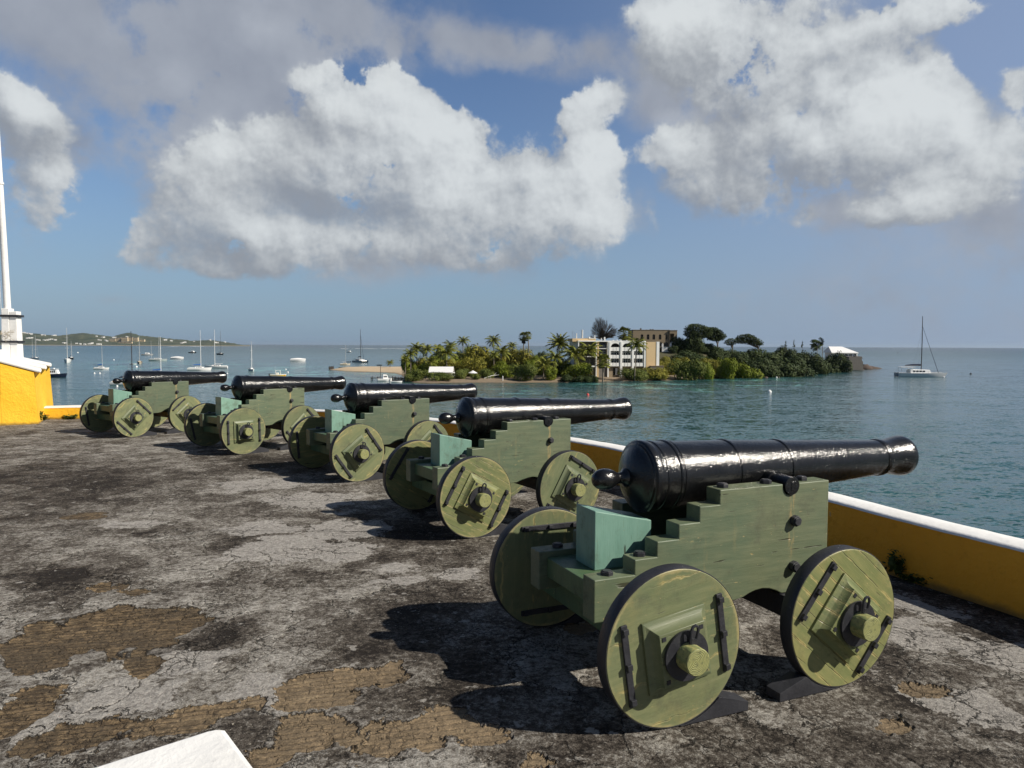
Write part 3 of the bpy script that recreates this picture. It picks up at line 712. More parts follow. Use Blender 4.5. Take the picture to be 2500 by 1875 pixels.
    n.put(br.inputs['Color1'], (.270, .190, .105)); n.put(br.inputs['Color2'], (.175, .125, .072)); n.put(br.inputs['Mortar'], (.085, .062, .040))
    bn = n.noise(p, 17, 6, .75)
    bc = n.mix(n.ramp(bn, .42, .60), n.mix(.75, br.outputs[0], (.060, .044, .028)), br.outputs[0])
    bc = n.mix(n.ramp(n2, .30, .48, .75, 0), bc, (.045, .034, .022))
    bc = n.mix(mul(n.ramp(n3, .52, .72), .7), bc, (.36, .27, .16))
    bc = n.mix(mul(n.ramp(n.noise(n.mapping(bv, scale=(1.2, 9, 1)), 2.4, 5, .7), .56, .70), .6), bc, (.40, .31, .185))
    bc = n.mix(mul(pit, .7), bc, (.014, .010, .007))
    bc = n.mix(n.ramp(add(x, mul(cen(n2), 2.0)), -2.0, -.6, 0, .55), bc, n.mix(n3, (.19, .135, .08), (.46, .36, .235)))
    bc = n.mix(n.ramp(n.noise(p, 1.5, 5, .7), .36, .6), n.mix(.65, bc, (.085, .066, .045)), bc)
    col = n.mix(M, col, bc)
    col = n.mix(mul(rim, .9), col, (.012, .009, .006))  # dark line painted for the shade under the plaster lip
    lit_lip = n.math('SUBTRACT', n.ramp(m0, .35, .415), n.ramp(m0, .415, .43))
    col = n.mix(mul(n.math('MAXIMUM', lit_lip, 0.0), .45), col, (.34, .315, .28))  # pale band painted as the sunlit lip of the plaster
    n.put(bs.inputs['Base Color'], col); n.put(bs.inputs['Roughness'], .9); n.put(bs.inputs['Specular IOR Level'], .25)
    h = add(mul(n3, .55), add(mul(n2, 1.0), mul(n4, .30)))
    h = n.math('SUBTRACT', h, mul(crk, .7)); h = n.math('SUBTRACT', h, mul(M, 1.1)); h = n.math('SUBTRACT', h, mul(pit, .3)); h = add(h, mul(isl, .12))
    h = add(h, mul(mul(M, br.outputs[1]), -.5)); h = add(h, mul(cell, .18))
    n.put(bs.inputs['Normal'], n.bump(h, .9, .035))
    # real relief near the viewer: the skim coat stands proud of the bricks, flakes are lifted, joints sunk
    win = mul(mul(n.ramp(x, -4.1, -3.8), n.ramp(x, 2.0, 2.3, 1, 0)), mul(n.ramp(y, 2.45, 2.6), n.ramp(y, 5.8, 6.3, 1, 0)))
    dz = add(mul(M, -.010), add(mul(mul(M, br.outputs[1]), -.004), add(mul(crk, -.004), add(mul(cen(n2), .007), mul(cen(cell), .005)))))
    dz = add(dz, mul(mul(M, cen(bn)), .006))
    dn = n.node('ShaderNodeDisplacement'); n.put(dn.inputs['Height'], mul(n.math('SUBTRACT', dz, .003), win)); n.put(dn.inputs['Midlevel'], 0.0); n.put(dn.inputs['Scale'], 1.0)
    n.l.new(dn.outputs[0], n.t.nodes['Material Output'].inputs['Displacement'])
FLOOR = material('weathered_terrace_plaster', rough=.9, fn=m_floor)
FLOOR.displacement_method = 'DISPLACEMENT'
def terrace():
    edge = [(p.x + .06, p.y + .06) for p in pw] + [(p.x, p.y + .08) for p in lw[1:]] + [(-13.5, 15.0), (-22, 9), (-22, -8), (4.2, -8)]
    import bmesh
    bm = bmesh.new()
    X0, X1, Y0, Y1 = -4.2, 2.4, 2.4, 6.4
    top = [bm.verts.new((x, y, 0)) for x, y in edge]; bot = [bm.verts.new((x, y, -10.6)) for x, y in edge]; n_ = len(edge)
    for i in range(n_): bm.faces.new((top[i], bot[i], bot[(i + 1) % n_], top[(i + 1) % n_]))
    hole = [bm.verts.new(q) for q in ((X0, Y0, 0), (X1, Y0, 0), (X1, Y1, 0), (X0, Y1, 0))]
    ed = [bm.edges.get((top[i], top[(i + 1) % n_])) for i in range(n_)] + [bm.edges.new((hole[i], hole[(i + 1) % 4])) for i in range(4)]
    bmesh.ops.triangle_fill(bm, use_beauty=True, use_dissolve=False, edges=ed)
    for f in [f for f in bm.faces if len(f.verts) == 3 and all(v in hole for v in f.verts)]: bm.faces.remove(f)
    bmesh.ops.recalc_face_normals(bm, faces=bm.faces)
    me = bpy.data.meshes.new('tmp'); bm.to_mesh(me); bm.free()
    b = MB(); b.add([v.co for v in me.vertices], [tuple(p.vertices) for p in me.polygons])
    st = .0115; nx, ny = int((X1 - X0) / st), int((Y1 - Y0) / st)
    vs = [(X0 + (X1 - X0) * i / nx, Y0 + (Y1 - Y0) * j / ny, 0) for j in range(ny + 1) for i in range(nx + 1)]
    b.add(vs, [(j * (nx + 1) + i, j * (nx + 1) + i + 1, (j + 1) * (nx + 1) + i + 1, (j + 1) * (nx + 1) + i) for j in range(ny) for i in range(nx)])
    bpy.data.meshes.remove(me)
    o = b.build('terrace_floor', FLOOR, None, None, fix=False)
    return structure(o)
terrace()
# ------------------------------------------------------------------ sea
SHOAL = [(800, 912, 190, 24, 0), (430, 893, 220, 9, 0), (330, 884, 120, 6, 0), (1130, 950, 160, 14, 0), (1560, 940, 160, 14, 0), (980, 935, 60, 12, 0), (300, 848, 160, 3.0, 0), (1800, 930, 160, 14, 0), (700, 900, 120, 10, 0)]
def sea_blobs(px):
    out = []
    for (x, y, w, h, t) in px:
        c = onz(x, y, SEA); e = onz(x + w, y, SEA); u = onz(x, max(y - h, 846.2), SEA); d = onz(x, y + h, SEA)
        out.append((c.x, c.y, (e - c).length, (c - d).length * 1.2, 0))
    return out
def m_sea(n, bs):
    P = n.pos(); x, y, z = n.sep(P); p = n.comb(x, y, 0.0)
    dist = n.vmath('LENGTH', p)
    g = n.node('ShaderNodeGroup', node_tree=patch_group('shoals', sea_blobs(SHOAL)))
    wc = n.vmath('SUBTRACT', n.noise(p, .03, 4, .6, color=True), (.5, .5, .5))
    n.put(g.inputs[0], n.vmath('ADD', p, n.vmath('SCALE', wc, scale=30.0)))
    big = n.noise(n.mapping(p, rot=(0, 0, R(-6)), scale=(.25, 1, 1)), .02, 4, .6)
    gust = n.noise(n.mapping(p, rot=(0, 0, R(-8)), scale=(.4, 1, 1)), .07, 4, .6)
    col = n.mix(n.ramp(big, .35, .65), (.014, .054, .064), (.026, .084, .090))
    col = n.mix(n.ramp(dist, 60, 480), (.022, .082, .084), col)
    col = n.mix(n.math('MULTIPLY', n.ramp(g.outputs[0], .05, .7), .9), col, (.13, .38, .34))
    col = n.mix(n.ramp(dist, 700, 4000, 0, .8), col, (.006, .024, .040))
    n.put(bs.inputs['Base Color'], col)
    n.put(bs.inputs['Roughness'], n.ramp(dist, 100, 1500, .10, .22))
    n.put(bs.inputs['IOR'], 1.333)
    # wave slopes: the facets' tilt comes straight from noise, so it does not fade with distance
    tot = None
    for (s, a, st, rt) in ((.14, .10, .45, 14), (.50, .22, .5, -9), (1.4, .38, .6, 22), (3.4, .42, .75, -18)):
        q = n.vmath('SUBTRACT', n.noise(n.mapping(p, rot=(0, 0, R(rt)), scale=(st, 1, 1)), s, 2, .55, .2, color=True), (.5, .5, .5))
        q = n.vmath('SCALE', q, scale=a)
        tot = q if tot is None else n.vmath('ADD', tot, q)
    tot = n.vmath('SCALE', tot, scale=n.ramp(gust, .3, .7, 1.1, 3.0))
    sx, sy, sz = n.sep(tot)
    n.put(bs.inputs['Normal'], n.vmath('NORMALIZE', n.comb(sx, sy, 1.0)))
SEAM = material('sea_water', rough=.12, fn=m_sea)
b = MB(); b.add([(-60000, -3000, SEA), (60000, -3000, SEA), (60000, 60000, SEA), (-60000, 60000, SEA)], [(0, 1, 2, 3)])
structure(b.build('sea', SEAM, None, None))
def m_foam(n, bs):
    p = n.pos(); a = n.noise(n.mapping(p, scale=(.3, 1, 1)), .05, 5, .65)
    n.put(bs.inputs['Alpha'], n.ramp(a, .42, .55))
FOAM = material('surf_foam', (.75, .78, .78), .7, m_foam)
def surf(pts, w, label):
    b = MB(); P = [onz(x, y, SEA + .25) for x, y in pts]; n_ = len(P)
    vs = []
    for i, p in enumerate(P):
        q = w * (.5 + .5 * abs(mnoise.noise(p * .004)))
        vs += [(p.x, p.y - q, SEA + .2), (p.x, p.y, SEA + .7), (p.x, p.y + q, SEA + .2)]
    b.add(vs, [(i * 3 + k, i * 3 + 3 + k, i * 3 + 4 + k, i * 3 + 1 + k) for i in range(n_ - 1) for k in (0, 1)])
    o = b.build('surf', FOAM, None); o['kind'] = 'stuff'; o['label'] = label; o['category'] = 'surf'
surf([(835 + 10 * i, 851.2 + .6 * sin(i * .9)) for i in range(18)], 60, 'white line of surf breaking on the reef behind the catamaran')
surf([(432 + 9 * i, 846.0 + .3 * sin(i)) for i in range(10)], 190, 'faint white surf off the end of the far headland')

# ------------------------------------------------------------------ far headland
def lerp_table(tab, x):
    if x <= tab[0][0]: return tab[0][1]
    for (a, b_), (c, d) in zip(tab, tab[1:]):
        if x <= c: return b_ + (d - b_) * (x - a) / (c - a)
    return tab[-1][1]
HILLY = 5400.0
PROF = [(-500, 790), (-200, 800), (0, 806), (52, 810.5), (70, 812.6), (88, 813.4), (115, 817), (146, 818.7), (164, 816.6), (196, 812), (213, 813), (233, 815.6), (264, 819.7), (276, 821.7), (294, 815.6), (312, 811.5), (323, 812), (335, 815.6), (345, 819), (375, 821.7), (396, 823.7), (426, 827.8), (449, 828.4), (470, 832), (481, 830.7), (511, 829.6), (546, 834), (574, 838.6), (590, 842.5), (640, 845)]
def hill_z(px, t):
    """ridge height over the sea in px column, t = 0 shore .. 1 ridge"""
    top = ony(px, lerp_table(PROF, px), HILLY).z - SEA
    return top
def headland():
    b = MB(); cols = 260; rows = 16; vs = []
    for i in range(cols + 1):
        px = -500 + 1110 * i / cols
        r = ray(px, 840)
        H = max(.5, hill_z(px, 1))
        for k in range(rows + 1):
            t = k / rows
            Y = HILLY - 900 + 2200 * t
            if t < .41:
                s = t / .41; f = s ** 1.15 * (.55 + .45 * s)
                f += .10 * sin(s * pi) * mnoise.noise(Vector((px * .02, s * 3, 3)))
            else: f = max(0, 1 - ((t - .41) / .59) ** 1.4)
            z = SEA - 2 + (H + 2) * max(0, f) + (mnoise.noise(Vector((px * .09, t * 9, 0))) * 4 + mnoise.noise(Vector((px * .35, t * 25, 5))) * 3.0) * min(1, f * 1.5)
            vs.append((r.x / r.y * Y, Y, z))
    m = rows + 1
    b.add(vs, [(i * m + k, (i + 1) * m + k, (i + 1) * m + k + 1, i * m + k + 1) for i in range(cols) for k in range(rows)])
    return b
def m_hill(n, bs):
    p = n.pos(); a = n.noise(p, .012, 6, .65); f = n.noise(p, .06, 5, .7)
    col = n.mix(n.ramp(a, .38, .64), (.030, .048, .026), (.105, .110, .060))
    col = n.mix(n.ramp(f, .45, .65, 0, .7), col, (.022, .036, .022))
    x, y, z = n.sep(p)
    col = n.mix(n.math('MULTIPLY', n.ramp(z, SEA + 1.5, SEA + 4, 1, 0), n.ramp(x, -4200, -3900, 0, .8)), col, (.36, .30, .20))
    n.put(bs.inputs['Base Color'], col)
HILL = material('far_scrub_hillside', rough=.95, fn=m_hill)
hb_ = headland(); hl = hb_.build('hills', HILL, None, 180); structure(hl)
dg = bpy.context.evaluated_depsgraph_get()
def hill_point(px, py):
    r = ray(px, py); o = Vector((0, 0, CH)); d = r.normalized()
    ok, loc, nr, i = hl.ray_cast(o, d, distance=20000)
    return loc if ok else None
HWHITE = material('far_white_walls', (.70, .69, .66), .8)
HTAN = material('far_cream_walls', (.62, .50, .33), .8)
HROOF = material('far_grey_roof', (.42, .40, .38), .8)
HDARK = material('far_window', (.04, .045, .05), .3)
houses = [(54, 811.5), (59, 811.8), (66, 813.4), (71, 813.6), (77, 815), (103, 817.3), (109, 817.3), (129, 818.6), (135, 818.5), (66, 825), (71, 824.6), (78, 824.4), (91, 829), (96, 830), (108, 830), (116, 829.6), (121, 828.6), (126, 828), (132, 829), (136, 829.4), (236, 820.4), (250, 822.6), (254, 823), (241, 829.6), (244, 830), (222, 838.4), (226, 837.4), (218, 839), (207, 840), (258, 831), (262, 832), (239, 840), (245, 840), (276, 823.4), (281, 823.2), (310, 821.6), (400, 829.4), (405, 829.4), (418, 831.4), (443, 837), (447, 836), (452, 835), (474, 833), (513, 829.8), (526, 836), (531, 836), (549, 834.6), (155, 837), (161, 836.5), (187, 838), (196, 839.6)]
hs = None
for i, (px, py) in enumerate(houses):
    p = hill_point(px, py + 1.6)
    if p is None: continue
    w = 10 + 7 * ((i * 37) % 10) / 10; h = 4 + 2.4 * ((i * 13) % 7) / 7
    t = thing('house', 'tiny pale house among the scrub of the far hillside', 'house', p, R(-12 + (i * 29) % 40), 'houses on the far hills')
    b = MB(); b.box(-w / 2, w / 2, -5, 5, -4, h); b.build('wall', HWHITE, t, None)
    b = MB(); b.prism([(-5.6, h), (5.6, h), (0, h + 2.6)], -w / 2 - .6, w / 2 + .6, 'x'); b.build('roof', HROOF if i % 3 == 0 else HWHITE, t, None)
def far_block(px0, px1, py0, py1, label, rows):
    p = hill_point((px0 + px1) / 2, py1)
    if p is None: return
    k = p.y / FPX; W = (px1 - px0) * k; H = (py1 - py0) * k
    t = thing('apartment_block', label, 'apartment block', p, 0, 'apartment blocks on the far hill')
    b = MB(); b.box(-W / 2, W / 2, -4, 10, -6, H); b.build('wall', HTAN, t, None)
    b = MB(); b.box(-W / 2 - .8, W / 2 + .8, -4.8, 10.8, H, H + 1.2); b.build('roof', HROOF, t, None)
    nb = max(2, int(W / 8))
    for r_ in range(rows):
        z = H * (r_ + .25) / rows; hh = H / rows * .5
        for c in range(nb):
            x = -W / 2 + W * (c + .5) / nb
            b = MB(); b.box(x - W / nb * .3, x + W / nb * .3, -4.15, -3.9, z, z + hh); b.build('window', HDARK, t, None)
far_block(268, 283, 826.5, 834, 'leftmost cream apartment block of the row on the far hill', 2)
far_block(284, 296, 824.5, 834, 'second cream apartment block from the left on the far hill', 3)
far_block(297, 312, 823.5, 833.5, 'tall cream apartment block just below the round hilltop', 3)
far_block(313, 324, 823.5, 832.5, 'cream apartment block right of the tall ones below the round hilltop', 3)
far_block(325, 337, 824, 833, 'cream apartment block behind the thin mast on the far hill', 3)
far_block(338, 353, 829, 834, 'rightmost low cream apartment block on the far hill', 2)
far_block(290, 322, 834.5, 837.6, 'long low cream block on the shore below the others', 1)

# ------------------------------------------------------------------ the cay
FRONT = [(803, 903), (840, 906.5), (900, 908.5), (955, 910), (980, 916), (990, 929), (1010, 934.5), (1050, 935.8), (1100, 935), (1150, 934.6), (1250, 934.8), (1320, 934.2), (1400, 933.6), (1470, 932.4), (1500, 930), (1560, 930.5), (1620, 929), (1700, 927), (1760, 921.5), (1850, 917.5), (1900, 909.5), (1985, 906.5), (2070, 904), (2110, 902), (2148, 900)]
SHORE = [onz(x, y, SEA).xy for x, y in FRONT] + [Vector(q) for q in ((206, 418), (150, 430), (90, 415), (40, 395), (0, 388), (-45, 392), (-80, 388), (-90, 374))]
def sdist(p):
    """distance inside (+) or outside (-) the shoreline"""
    ins = False; d = 1e9; n_ = len(SHORE)
    for i in range(n_):
        a, c = SHORE[i], SHORE[(i + 1) % n_]
        if (a.y > p.y) != (c.y > p.y) and p.x < (c.x - a.x) * (p.y - a.y) / (c.y - a.y) + a.x: ins = not ins
        e = c - a; t = max(0, min(1, (p - a).dot(e) / e.dot(e))); d = min(d, (p - a - e * t).length)
    return d if ins else -d
def ground(x, y):
    d = sdist(Vector((x, y)))
    g = lambda cx, cy, sx, sy: exp(-((x - cx) / sx) ** 2 - ((y - cy) / sy) ** 2)
    low = min(.9, d * .13) if d > 0 else d * .25
    hill = 10.0 * g(70, 330, 34, 32) + 5.6 * g(132, 352, 42, 26) + 4.6 * g(192, 388, 18, 14) + 1.2 * g(-5, 290, 60, 30)
    return SEA + low + hill * max(0, min(1, d / 22)) ** 1.2
def m_cay(n, bs):
    p = n.pos(); x, y, z = n.sep(p)
    a = n.noise(p, .15, 5, .65); f = n.noise(p, .8, 4, .65)
    sand = n.mix(f, (.40, .30, .19), (.56, .44, .29))
    soil = n.mix(a, (.045, .050, .018), (.105, .090, .045))
    m = n.ramp(n.math('ADD', z, n.math('MULTIPLY', n.math('SUBTRACT', a, .5), 1.6)), SEA + .9, SEA + 1.9)
    m = n.math('MULTIPLY', m, n.ramp(x, -42, -34))
    sand = n.mix(n.ramp(x, -46, -30), sand, n.mix(f, (.12, .09, .06), (.30, .23, .15)))
    col = n.mix(m, sand, soil)
    wet = n.ramp(z, SEA + .05, SEA + .32, 1, 0)
    col = n.mix(n.math('MULTIPLY', wet, .7), col, (.12, .085, .05))
    n.put(bs.inputs['Base Color'], col); n.put(bs.inputs['Normal'], n.bump(f, .5, .3))
CAYM = material('sand_and_scrub_ground', rough=.9, fn=m_cay)
def cay():
    b = MB(); x0, x1, y0, y1, st = -104, 222, 226, 440, 2.6
    nx, ny = int((x1 - x0) / st), int((y1 - y0) / st); vs = []
    for j in range(ny + 1):
        for i in range(nx + 1):
            x, y = x0 + i * st, y0 + j * st
            z = ground(x, y)
            z += mnoise.noise(Vector((x * .12, y * .12, 0))) * (.35 if z > SEA + .4 else .12)
            vs.append((x, y, z))
    b.add(vs, [(j * (nx + 1) + i, j * (nx + 1) + i + 1, (j + 1) * (nx + 1) + i + 1, (j + 1) * (nx + 1) + i) for j in range(ny) for i in range(nx)])
    return structure(b.build('island_ground', CAYM, None, 180))
cay()

# ---- foliage
def leaf_mat(name, a, b_, c):
    def fn(n, bs):
        p = n.coord(); oi = n.node('ShaderNodeObjectInfo').outputs['Random']
        k = n.noise(p, 2.2, 3, .6); f = n.noise(p, 11, 3, .7)
        col = n.mix(n.ramp(k, .34, .66), a, b_)
        col = n.mix(n.ramp(f, .55, .72, 0, .7), col, c)
        col = n.mix(n.math('MULTIPLY', oi, .3), col, tuple(v * .62 for v in b_))
        n.put(bs.inputs['Base Color'], col)
    return material(name, rough=.6, fn=fn, **{'Specular IOR Level': .12})
LEAF = {'olive': leaf_mat('olive_leaves', (.150, .150, .020), (.235, .215, .034), (.30, .255, .060)),
        'green': leaf_mat('fresh_green_leaves', (.100, .140, .012), (.185, .215, .022), (.27, .265, .042)),
        'mangrove': leaf_mat('mangrove_leaves', (.070, .098, .018), (.145, .165, .036), (.20, .21, .075)),
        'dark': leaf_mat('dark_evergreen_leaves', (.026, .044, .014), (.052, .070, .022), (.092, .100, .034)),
        'palm': leaf_mat('palm_leaves', (.095, .120, .016), (.200, .200, .038), (.36, .30, .075)),
        'dry': leaf_mat('dry_twigs', (.060, .046, .036), (.100, .076, .058), (.050, .048, .026))}
BARK = varied('grey_brown_bark', (.13, .10, .075), .9, .3, 3)
PBARK = varied('palm_bark', (.20, .17, .13), .9, .25, 3)
def clump_mesh(seed, n_leaf, mat, leaf=.085, flat=False):
    rnd = random.Random(seed); b = MB()
    lobes = []
    for i in range(rnd.randint(7, 10)):
        an = rnd.uniform(0, 2 * pi); rr = rnd.uniform(.1, .66)
        r_ = rnd.uniform(.26, .46)
        lobes.append((Vector((cos(an) * rr, sin(an) * rr, rnd.uniform(.22, .68) if not flat else rnd.uniform(.45, .7))), r_))
    lobes.append((Vector((0, 0, .62)), .40)); lobes.append((Vector((.12, .05, .30)), .55))
    tot = sum(r_ * r_ for _, r_ in lobes)
    for c, r_ in lobes:
        for _ in range(int(n_leaf * r_ * r_ / tot)):
            v = Vector((rnd.gauss(0, 1), rnd.gauss(0, 1), rnd.gauss(0, 1))).normalized()
            d = rnd.uniform(.55, 1.0) ** .6 + rnd.gauss(0, .05)
            p = c + Vector((v.x, v.y, v.z * .85)) * r_ * d
            if p.z < .02: continue
            nrm = (v + Vector((rnd.gauss(0, .30), rnd.gauss(0, .30), rnd.gauss(0, .30) + .2))).normalized()
            t = nrm.orthogonal().normalized(); q = Matrix.Rotation(rnd.uniform(0, 6.28), 3, nrm) @ t; s_ = nrm.cross(q)
            l = leaf * rnd.uniform(.6, 1.25); w = l * .55
            b.add([p - q * l, p + s_ * w - q * .1 * l, p + q * l + nrm * l * .25, p - s_ * w - q * .1 * l], [(0, 1, 2, 3)])
    return b.mesh('leafy_crown', mat, None)
_cl = {}
def clump(kind, var):
    k = (kind, var)
    if k not in _cl: _cl[k] = clump_mesh(100 + var * 7 + len(kind), 4800, LEAF[kind], .050)
    return _cl[k]
def bush(px, top, wpx, Y, kind, label, var=0, cat='bush', group='bushes on the island', sink=.3):
    P = ony(px, top, Y); gz = ground(P.x, Y); w = wpx * Y / FPX / 2
    h = max(1.0, P.z - gz)
    nm = 'bush' if cat == 'bush' else 'tree'
    t = thing(nm, label, cat, (P.x, Y, gz - sink), (var * 1.7 + px * .01) % 6.28, group)
    cr = link('crown', clump(kind, var % 5), t); cr.scale = (w, w * .85, (h + sink) * 1.0)
    b = MB()
    for k in range(3):
        an = k * 2.1 + px
        b.tube([(0.1 * cos(an), .1 * sin(an), -.2), (w * .25 * cos(an), w * .25 * sin(an), h * .3), (w * .45 * cos(an), w * .45 * sin(an), h * .62)], [.13, .09, .04], 6)
    b.build('trunk', BARK, t)
    return t
c1 = lambda x, y: (980 + x / 4.254, 760 + y / 4.254)
c2 = lambda x, y: (1380 + x / 5.267, 760 + y / 5.267)
c3 = lambda x, y: (1750 + x / 3.403, 760 + y / 3.403)
def B(cf, x, top, w, Y, kind, label, **kw):
    sc = {c1: 4.254, c2: 5.267, c3: 3.403}[cf]
    px, py = cf(x, top)
    B.n += 1
    return bush(px, py, w / sc * (1.5 if cf is c1 else 1.75), Y, kind, label, var=B.n * 3 % 7 + B.n, **kw)
B.n = 0
for a in [
 (c1, 165, 585, 215, 243, 'mangrove', 'grey-green mangrove bush at the dock end of the shore'),
 (c1, 400, 622, 235, 240, 'mangrove', 'low wide mangrove bush on the water in front of the white shed'),
 (c1, 610, 588, 160, 246, 'mangrove', 'mangrove bush just right of the white shed'),
 (c1, 775, 640, 110, 243, 'mangrove', 'small shore bush in front of the white parasol'),
 (c1, 760, 325, 340, 277, 'olive', 'largest rounded olive green tree in the left half of the island'),
 (c1, 740, 475, 250, 258, 'olive', 'dull olive bush in front of the largest rounded tree'),
 (c1, 890, 585, 180, 248, 'mangrove', 'shore bush behind the white driftwood branch'),
 (c1, 1050, 495, 170, 257, 'green', 'light green bush below the slim coconut palm at mid island'),
 (c1, 1220, 385, 240, 277, 'olive', 'rounded olive tree below the pair of fan palms'),
 (c1, 1110, 560, 230, 252, 'green', 'green bush left of the big round mangrove'),
 (c1, 1260, 540, 250, 243, 'mangrove', 'big round mangrove standing at the water left of the hotel'),
 (c1, 1400, 438, 150, 266, 'green', 'light green bush right of the fan palm trunks'),
 (c1, 1540, 568, 160, 246, 'green', 'rounded green shore bush left of the hotel palms'),
 (c1, 1830, 535, 250, 248, 'green', 'feathery green bush in front of the hotel left wing'),
 (c1, 1720, 650, 150, 243, 'dark', 'dark low mangrove left in front of the hotel'),
 (c1, 1870, 660, 190, 242, 'dark', 'dark low mangrove right below the feathery bush'),
 (c1, 1990, 655, 110, 243, 'dark', 'small dark mangrove at the left of the fan palm trunk by the hotel'),
 (c1, 250, 520, 190, 264, 'green', 'green undergrowth beneath the leftmost coconut palms'),
 (c1, 490, 515, 210, 262, 'olive', 'olive undergrowth behind the white shed roof'),
 (c1, 600, 395, 160, 287, 'dark', 'dark tree left of the largest rounded olive tree'),
 (c1, 1000, 435, 160, 271, 'olive', 'olive bush between the two rounded olive trees'),
 (c1, 1330, 500, 150, 262, 'green', 'green bush behind the big round mangrove'),
 (c1, 1620, 480, 190, 264, 'dark', 'dark bush under the tall date palm by the hotel'),
 (c1, 1480, 400, 120, 288, 'dark', 'dark tree left behind the tall date palm'),
 (c1, 1130, 388, 150, 287, 'olive', 'olive tree behind, left of the fan palm pair'),
 (c1, 400, 380, 170, 292, 'dark', 'dark tree behind the left coconut grove'),
 (c1, 700, 335, 120, 288, 'green', 'leafy tree top behind the largest olive tree'),
 (c2, 880, 715, 270, 256, 'mangrove', 'mangrove bush in front of the hotel ground floor'),
 (c2, 1200, 715, 380, 261, 'olive', 'yellowish olive bush below the peach hotel wall'),
 (c2, 1570, 605, 290, 262, 'mangrove', 'tall dark mangrove at the waterline right of the hotel'),
 (c2, 1820, 635, 230, 269, 'green', 'bright green mangrove right of the tall dark one'),
 (c2, 2060, 585, 230, 276, 'green', 'bright green mangrove at the little stone landing'),
 (c2, 1430, 585, 220, 281, 'olive', 'olive bush on the slope right of the hotel'),
 (c2, 1560, 485, 380, 300, 'dark', 'broad dark bush high on the slope right of the hotel'),
 (c2, 1300, 640, 180, 276, 'olive', 'small olive bush at the foot of the white hotel end wall'),
 (c2, 1740, 540, 220, 300, 'dark', 'dark bush in the middle of the hillside'),
 (c2, 1960, 475, 240, 312, 'dark', 'dark bush under the right windswept crown'),
 (c2, 1650, 235, 240, 316, 'dark', 'dark dense tree right of the old tan building'),
 (c2, 1480, 320, 190, 320, 'dark', 'dark tree touching the right corner of the tan building'),
 (c2, 1390, 430, 120, 316, 'dark', 'small dark tree below the tan building porch'),
 (c2, 1850, 400, 260, 322, 'dark', 'dark thicket below the two windswept crowns'),
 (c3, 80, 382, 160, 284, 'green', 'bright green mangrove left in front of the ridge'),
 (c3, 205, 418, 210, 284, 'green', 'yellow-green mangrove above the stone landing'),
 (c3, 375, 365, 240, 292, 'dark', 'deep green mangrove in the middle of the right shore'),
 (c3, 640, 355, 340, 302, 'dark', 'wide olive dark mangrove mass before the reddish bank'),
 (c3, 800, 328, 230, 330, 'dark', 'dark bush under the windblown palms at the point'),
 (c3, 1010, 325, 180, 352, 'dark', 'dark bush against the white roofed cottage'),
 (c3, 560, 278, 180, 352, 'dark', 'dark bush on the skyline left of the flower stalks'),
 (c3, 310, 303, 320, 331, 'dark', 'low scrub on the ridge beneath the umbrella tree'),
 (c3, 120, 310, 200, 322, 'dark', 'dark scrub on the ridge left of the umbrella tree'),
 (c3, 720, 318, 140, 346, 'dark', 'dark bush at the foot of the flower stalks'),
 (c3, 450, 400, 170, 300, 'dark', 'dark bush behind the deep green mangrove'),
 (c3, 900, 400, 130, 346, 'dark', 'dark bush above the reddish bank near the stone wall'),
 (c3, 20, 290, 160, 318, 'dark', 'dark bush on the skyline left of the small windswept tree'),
 (c1, 90, 470, 150, 268, 'green', 'green undergrowth at the outer left foot of the coconut grove'),
 (c1, 200, 455, 190, 270, 'olive', 'olive undergrowth between the two left coconut trunks'),
 (c1, 330, 465, 190, 268, 'green', 'green thicket in the heart of the left grove'),
 (c1, 450, 490, 180, 266, 'olive', 'olive thicket behind the yellow ribbed palm'),
 (c1, 560, 450, 170, 272, 'green', 'green thicket at the right side of the left grove'),
 (c1, 900, 450, 190, 274, 'olive', 'olive thicket at the right foot of the largest rounded tree'),
 (c1, 1330, 440, 180, 276, 'olive', 'olive thicket behind the bent fan palm trunk'),
 (c1, 1440, 490, 190, 266, 'green', 'green thicket left of the low drooping palm'),
 (c1, 1560, 500, 180, 268, 'olive', 'olive thicket left below the date palm'),
 (c1, 1720, 500, 200, 262, 'green', 'green thicket between the date palm and the hotel wing'),
 (c1, 1860, 520, 180, 258, 'olive', 'olive thicket at the left corner of the hotel'),
 (c2, 1290, 560, 200, 285, 'olive', 'olive bush high beside the white hotel end wall'),
 (c2, 1680, 640, 200, 272, 'green', 'green bush squeezed between the tall dark mangrove and the bright one'),
 (c2, 1900, 600, 220, 285, 'olive', 'olive bush behind the bright mangroves'),
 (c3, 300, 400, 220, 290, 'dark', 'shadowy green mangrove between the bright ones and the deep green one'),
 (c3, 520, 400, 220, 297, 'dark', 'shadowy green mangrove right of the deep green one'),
]: B(*a)

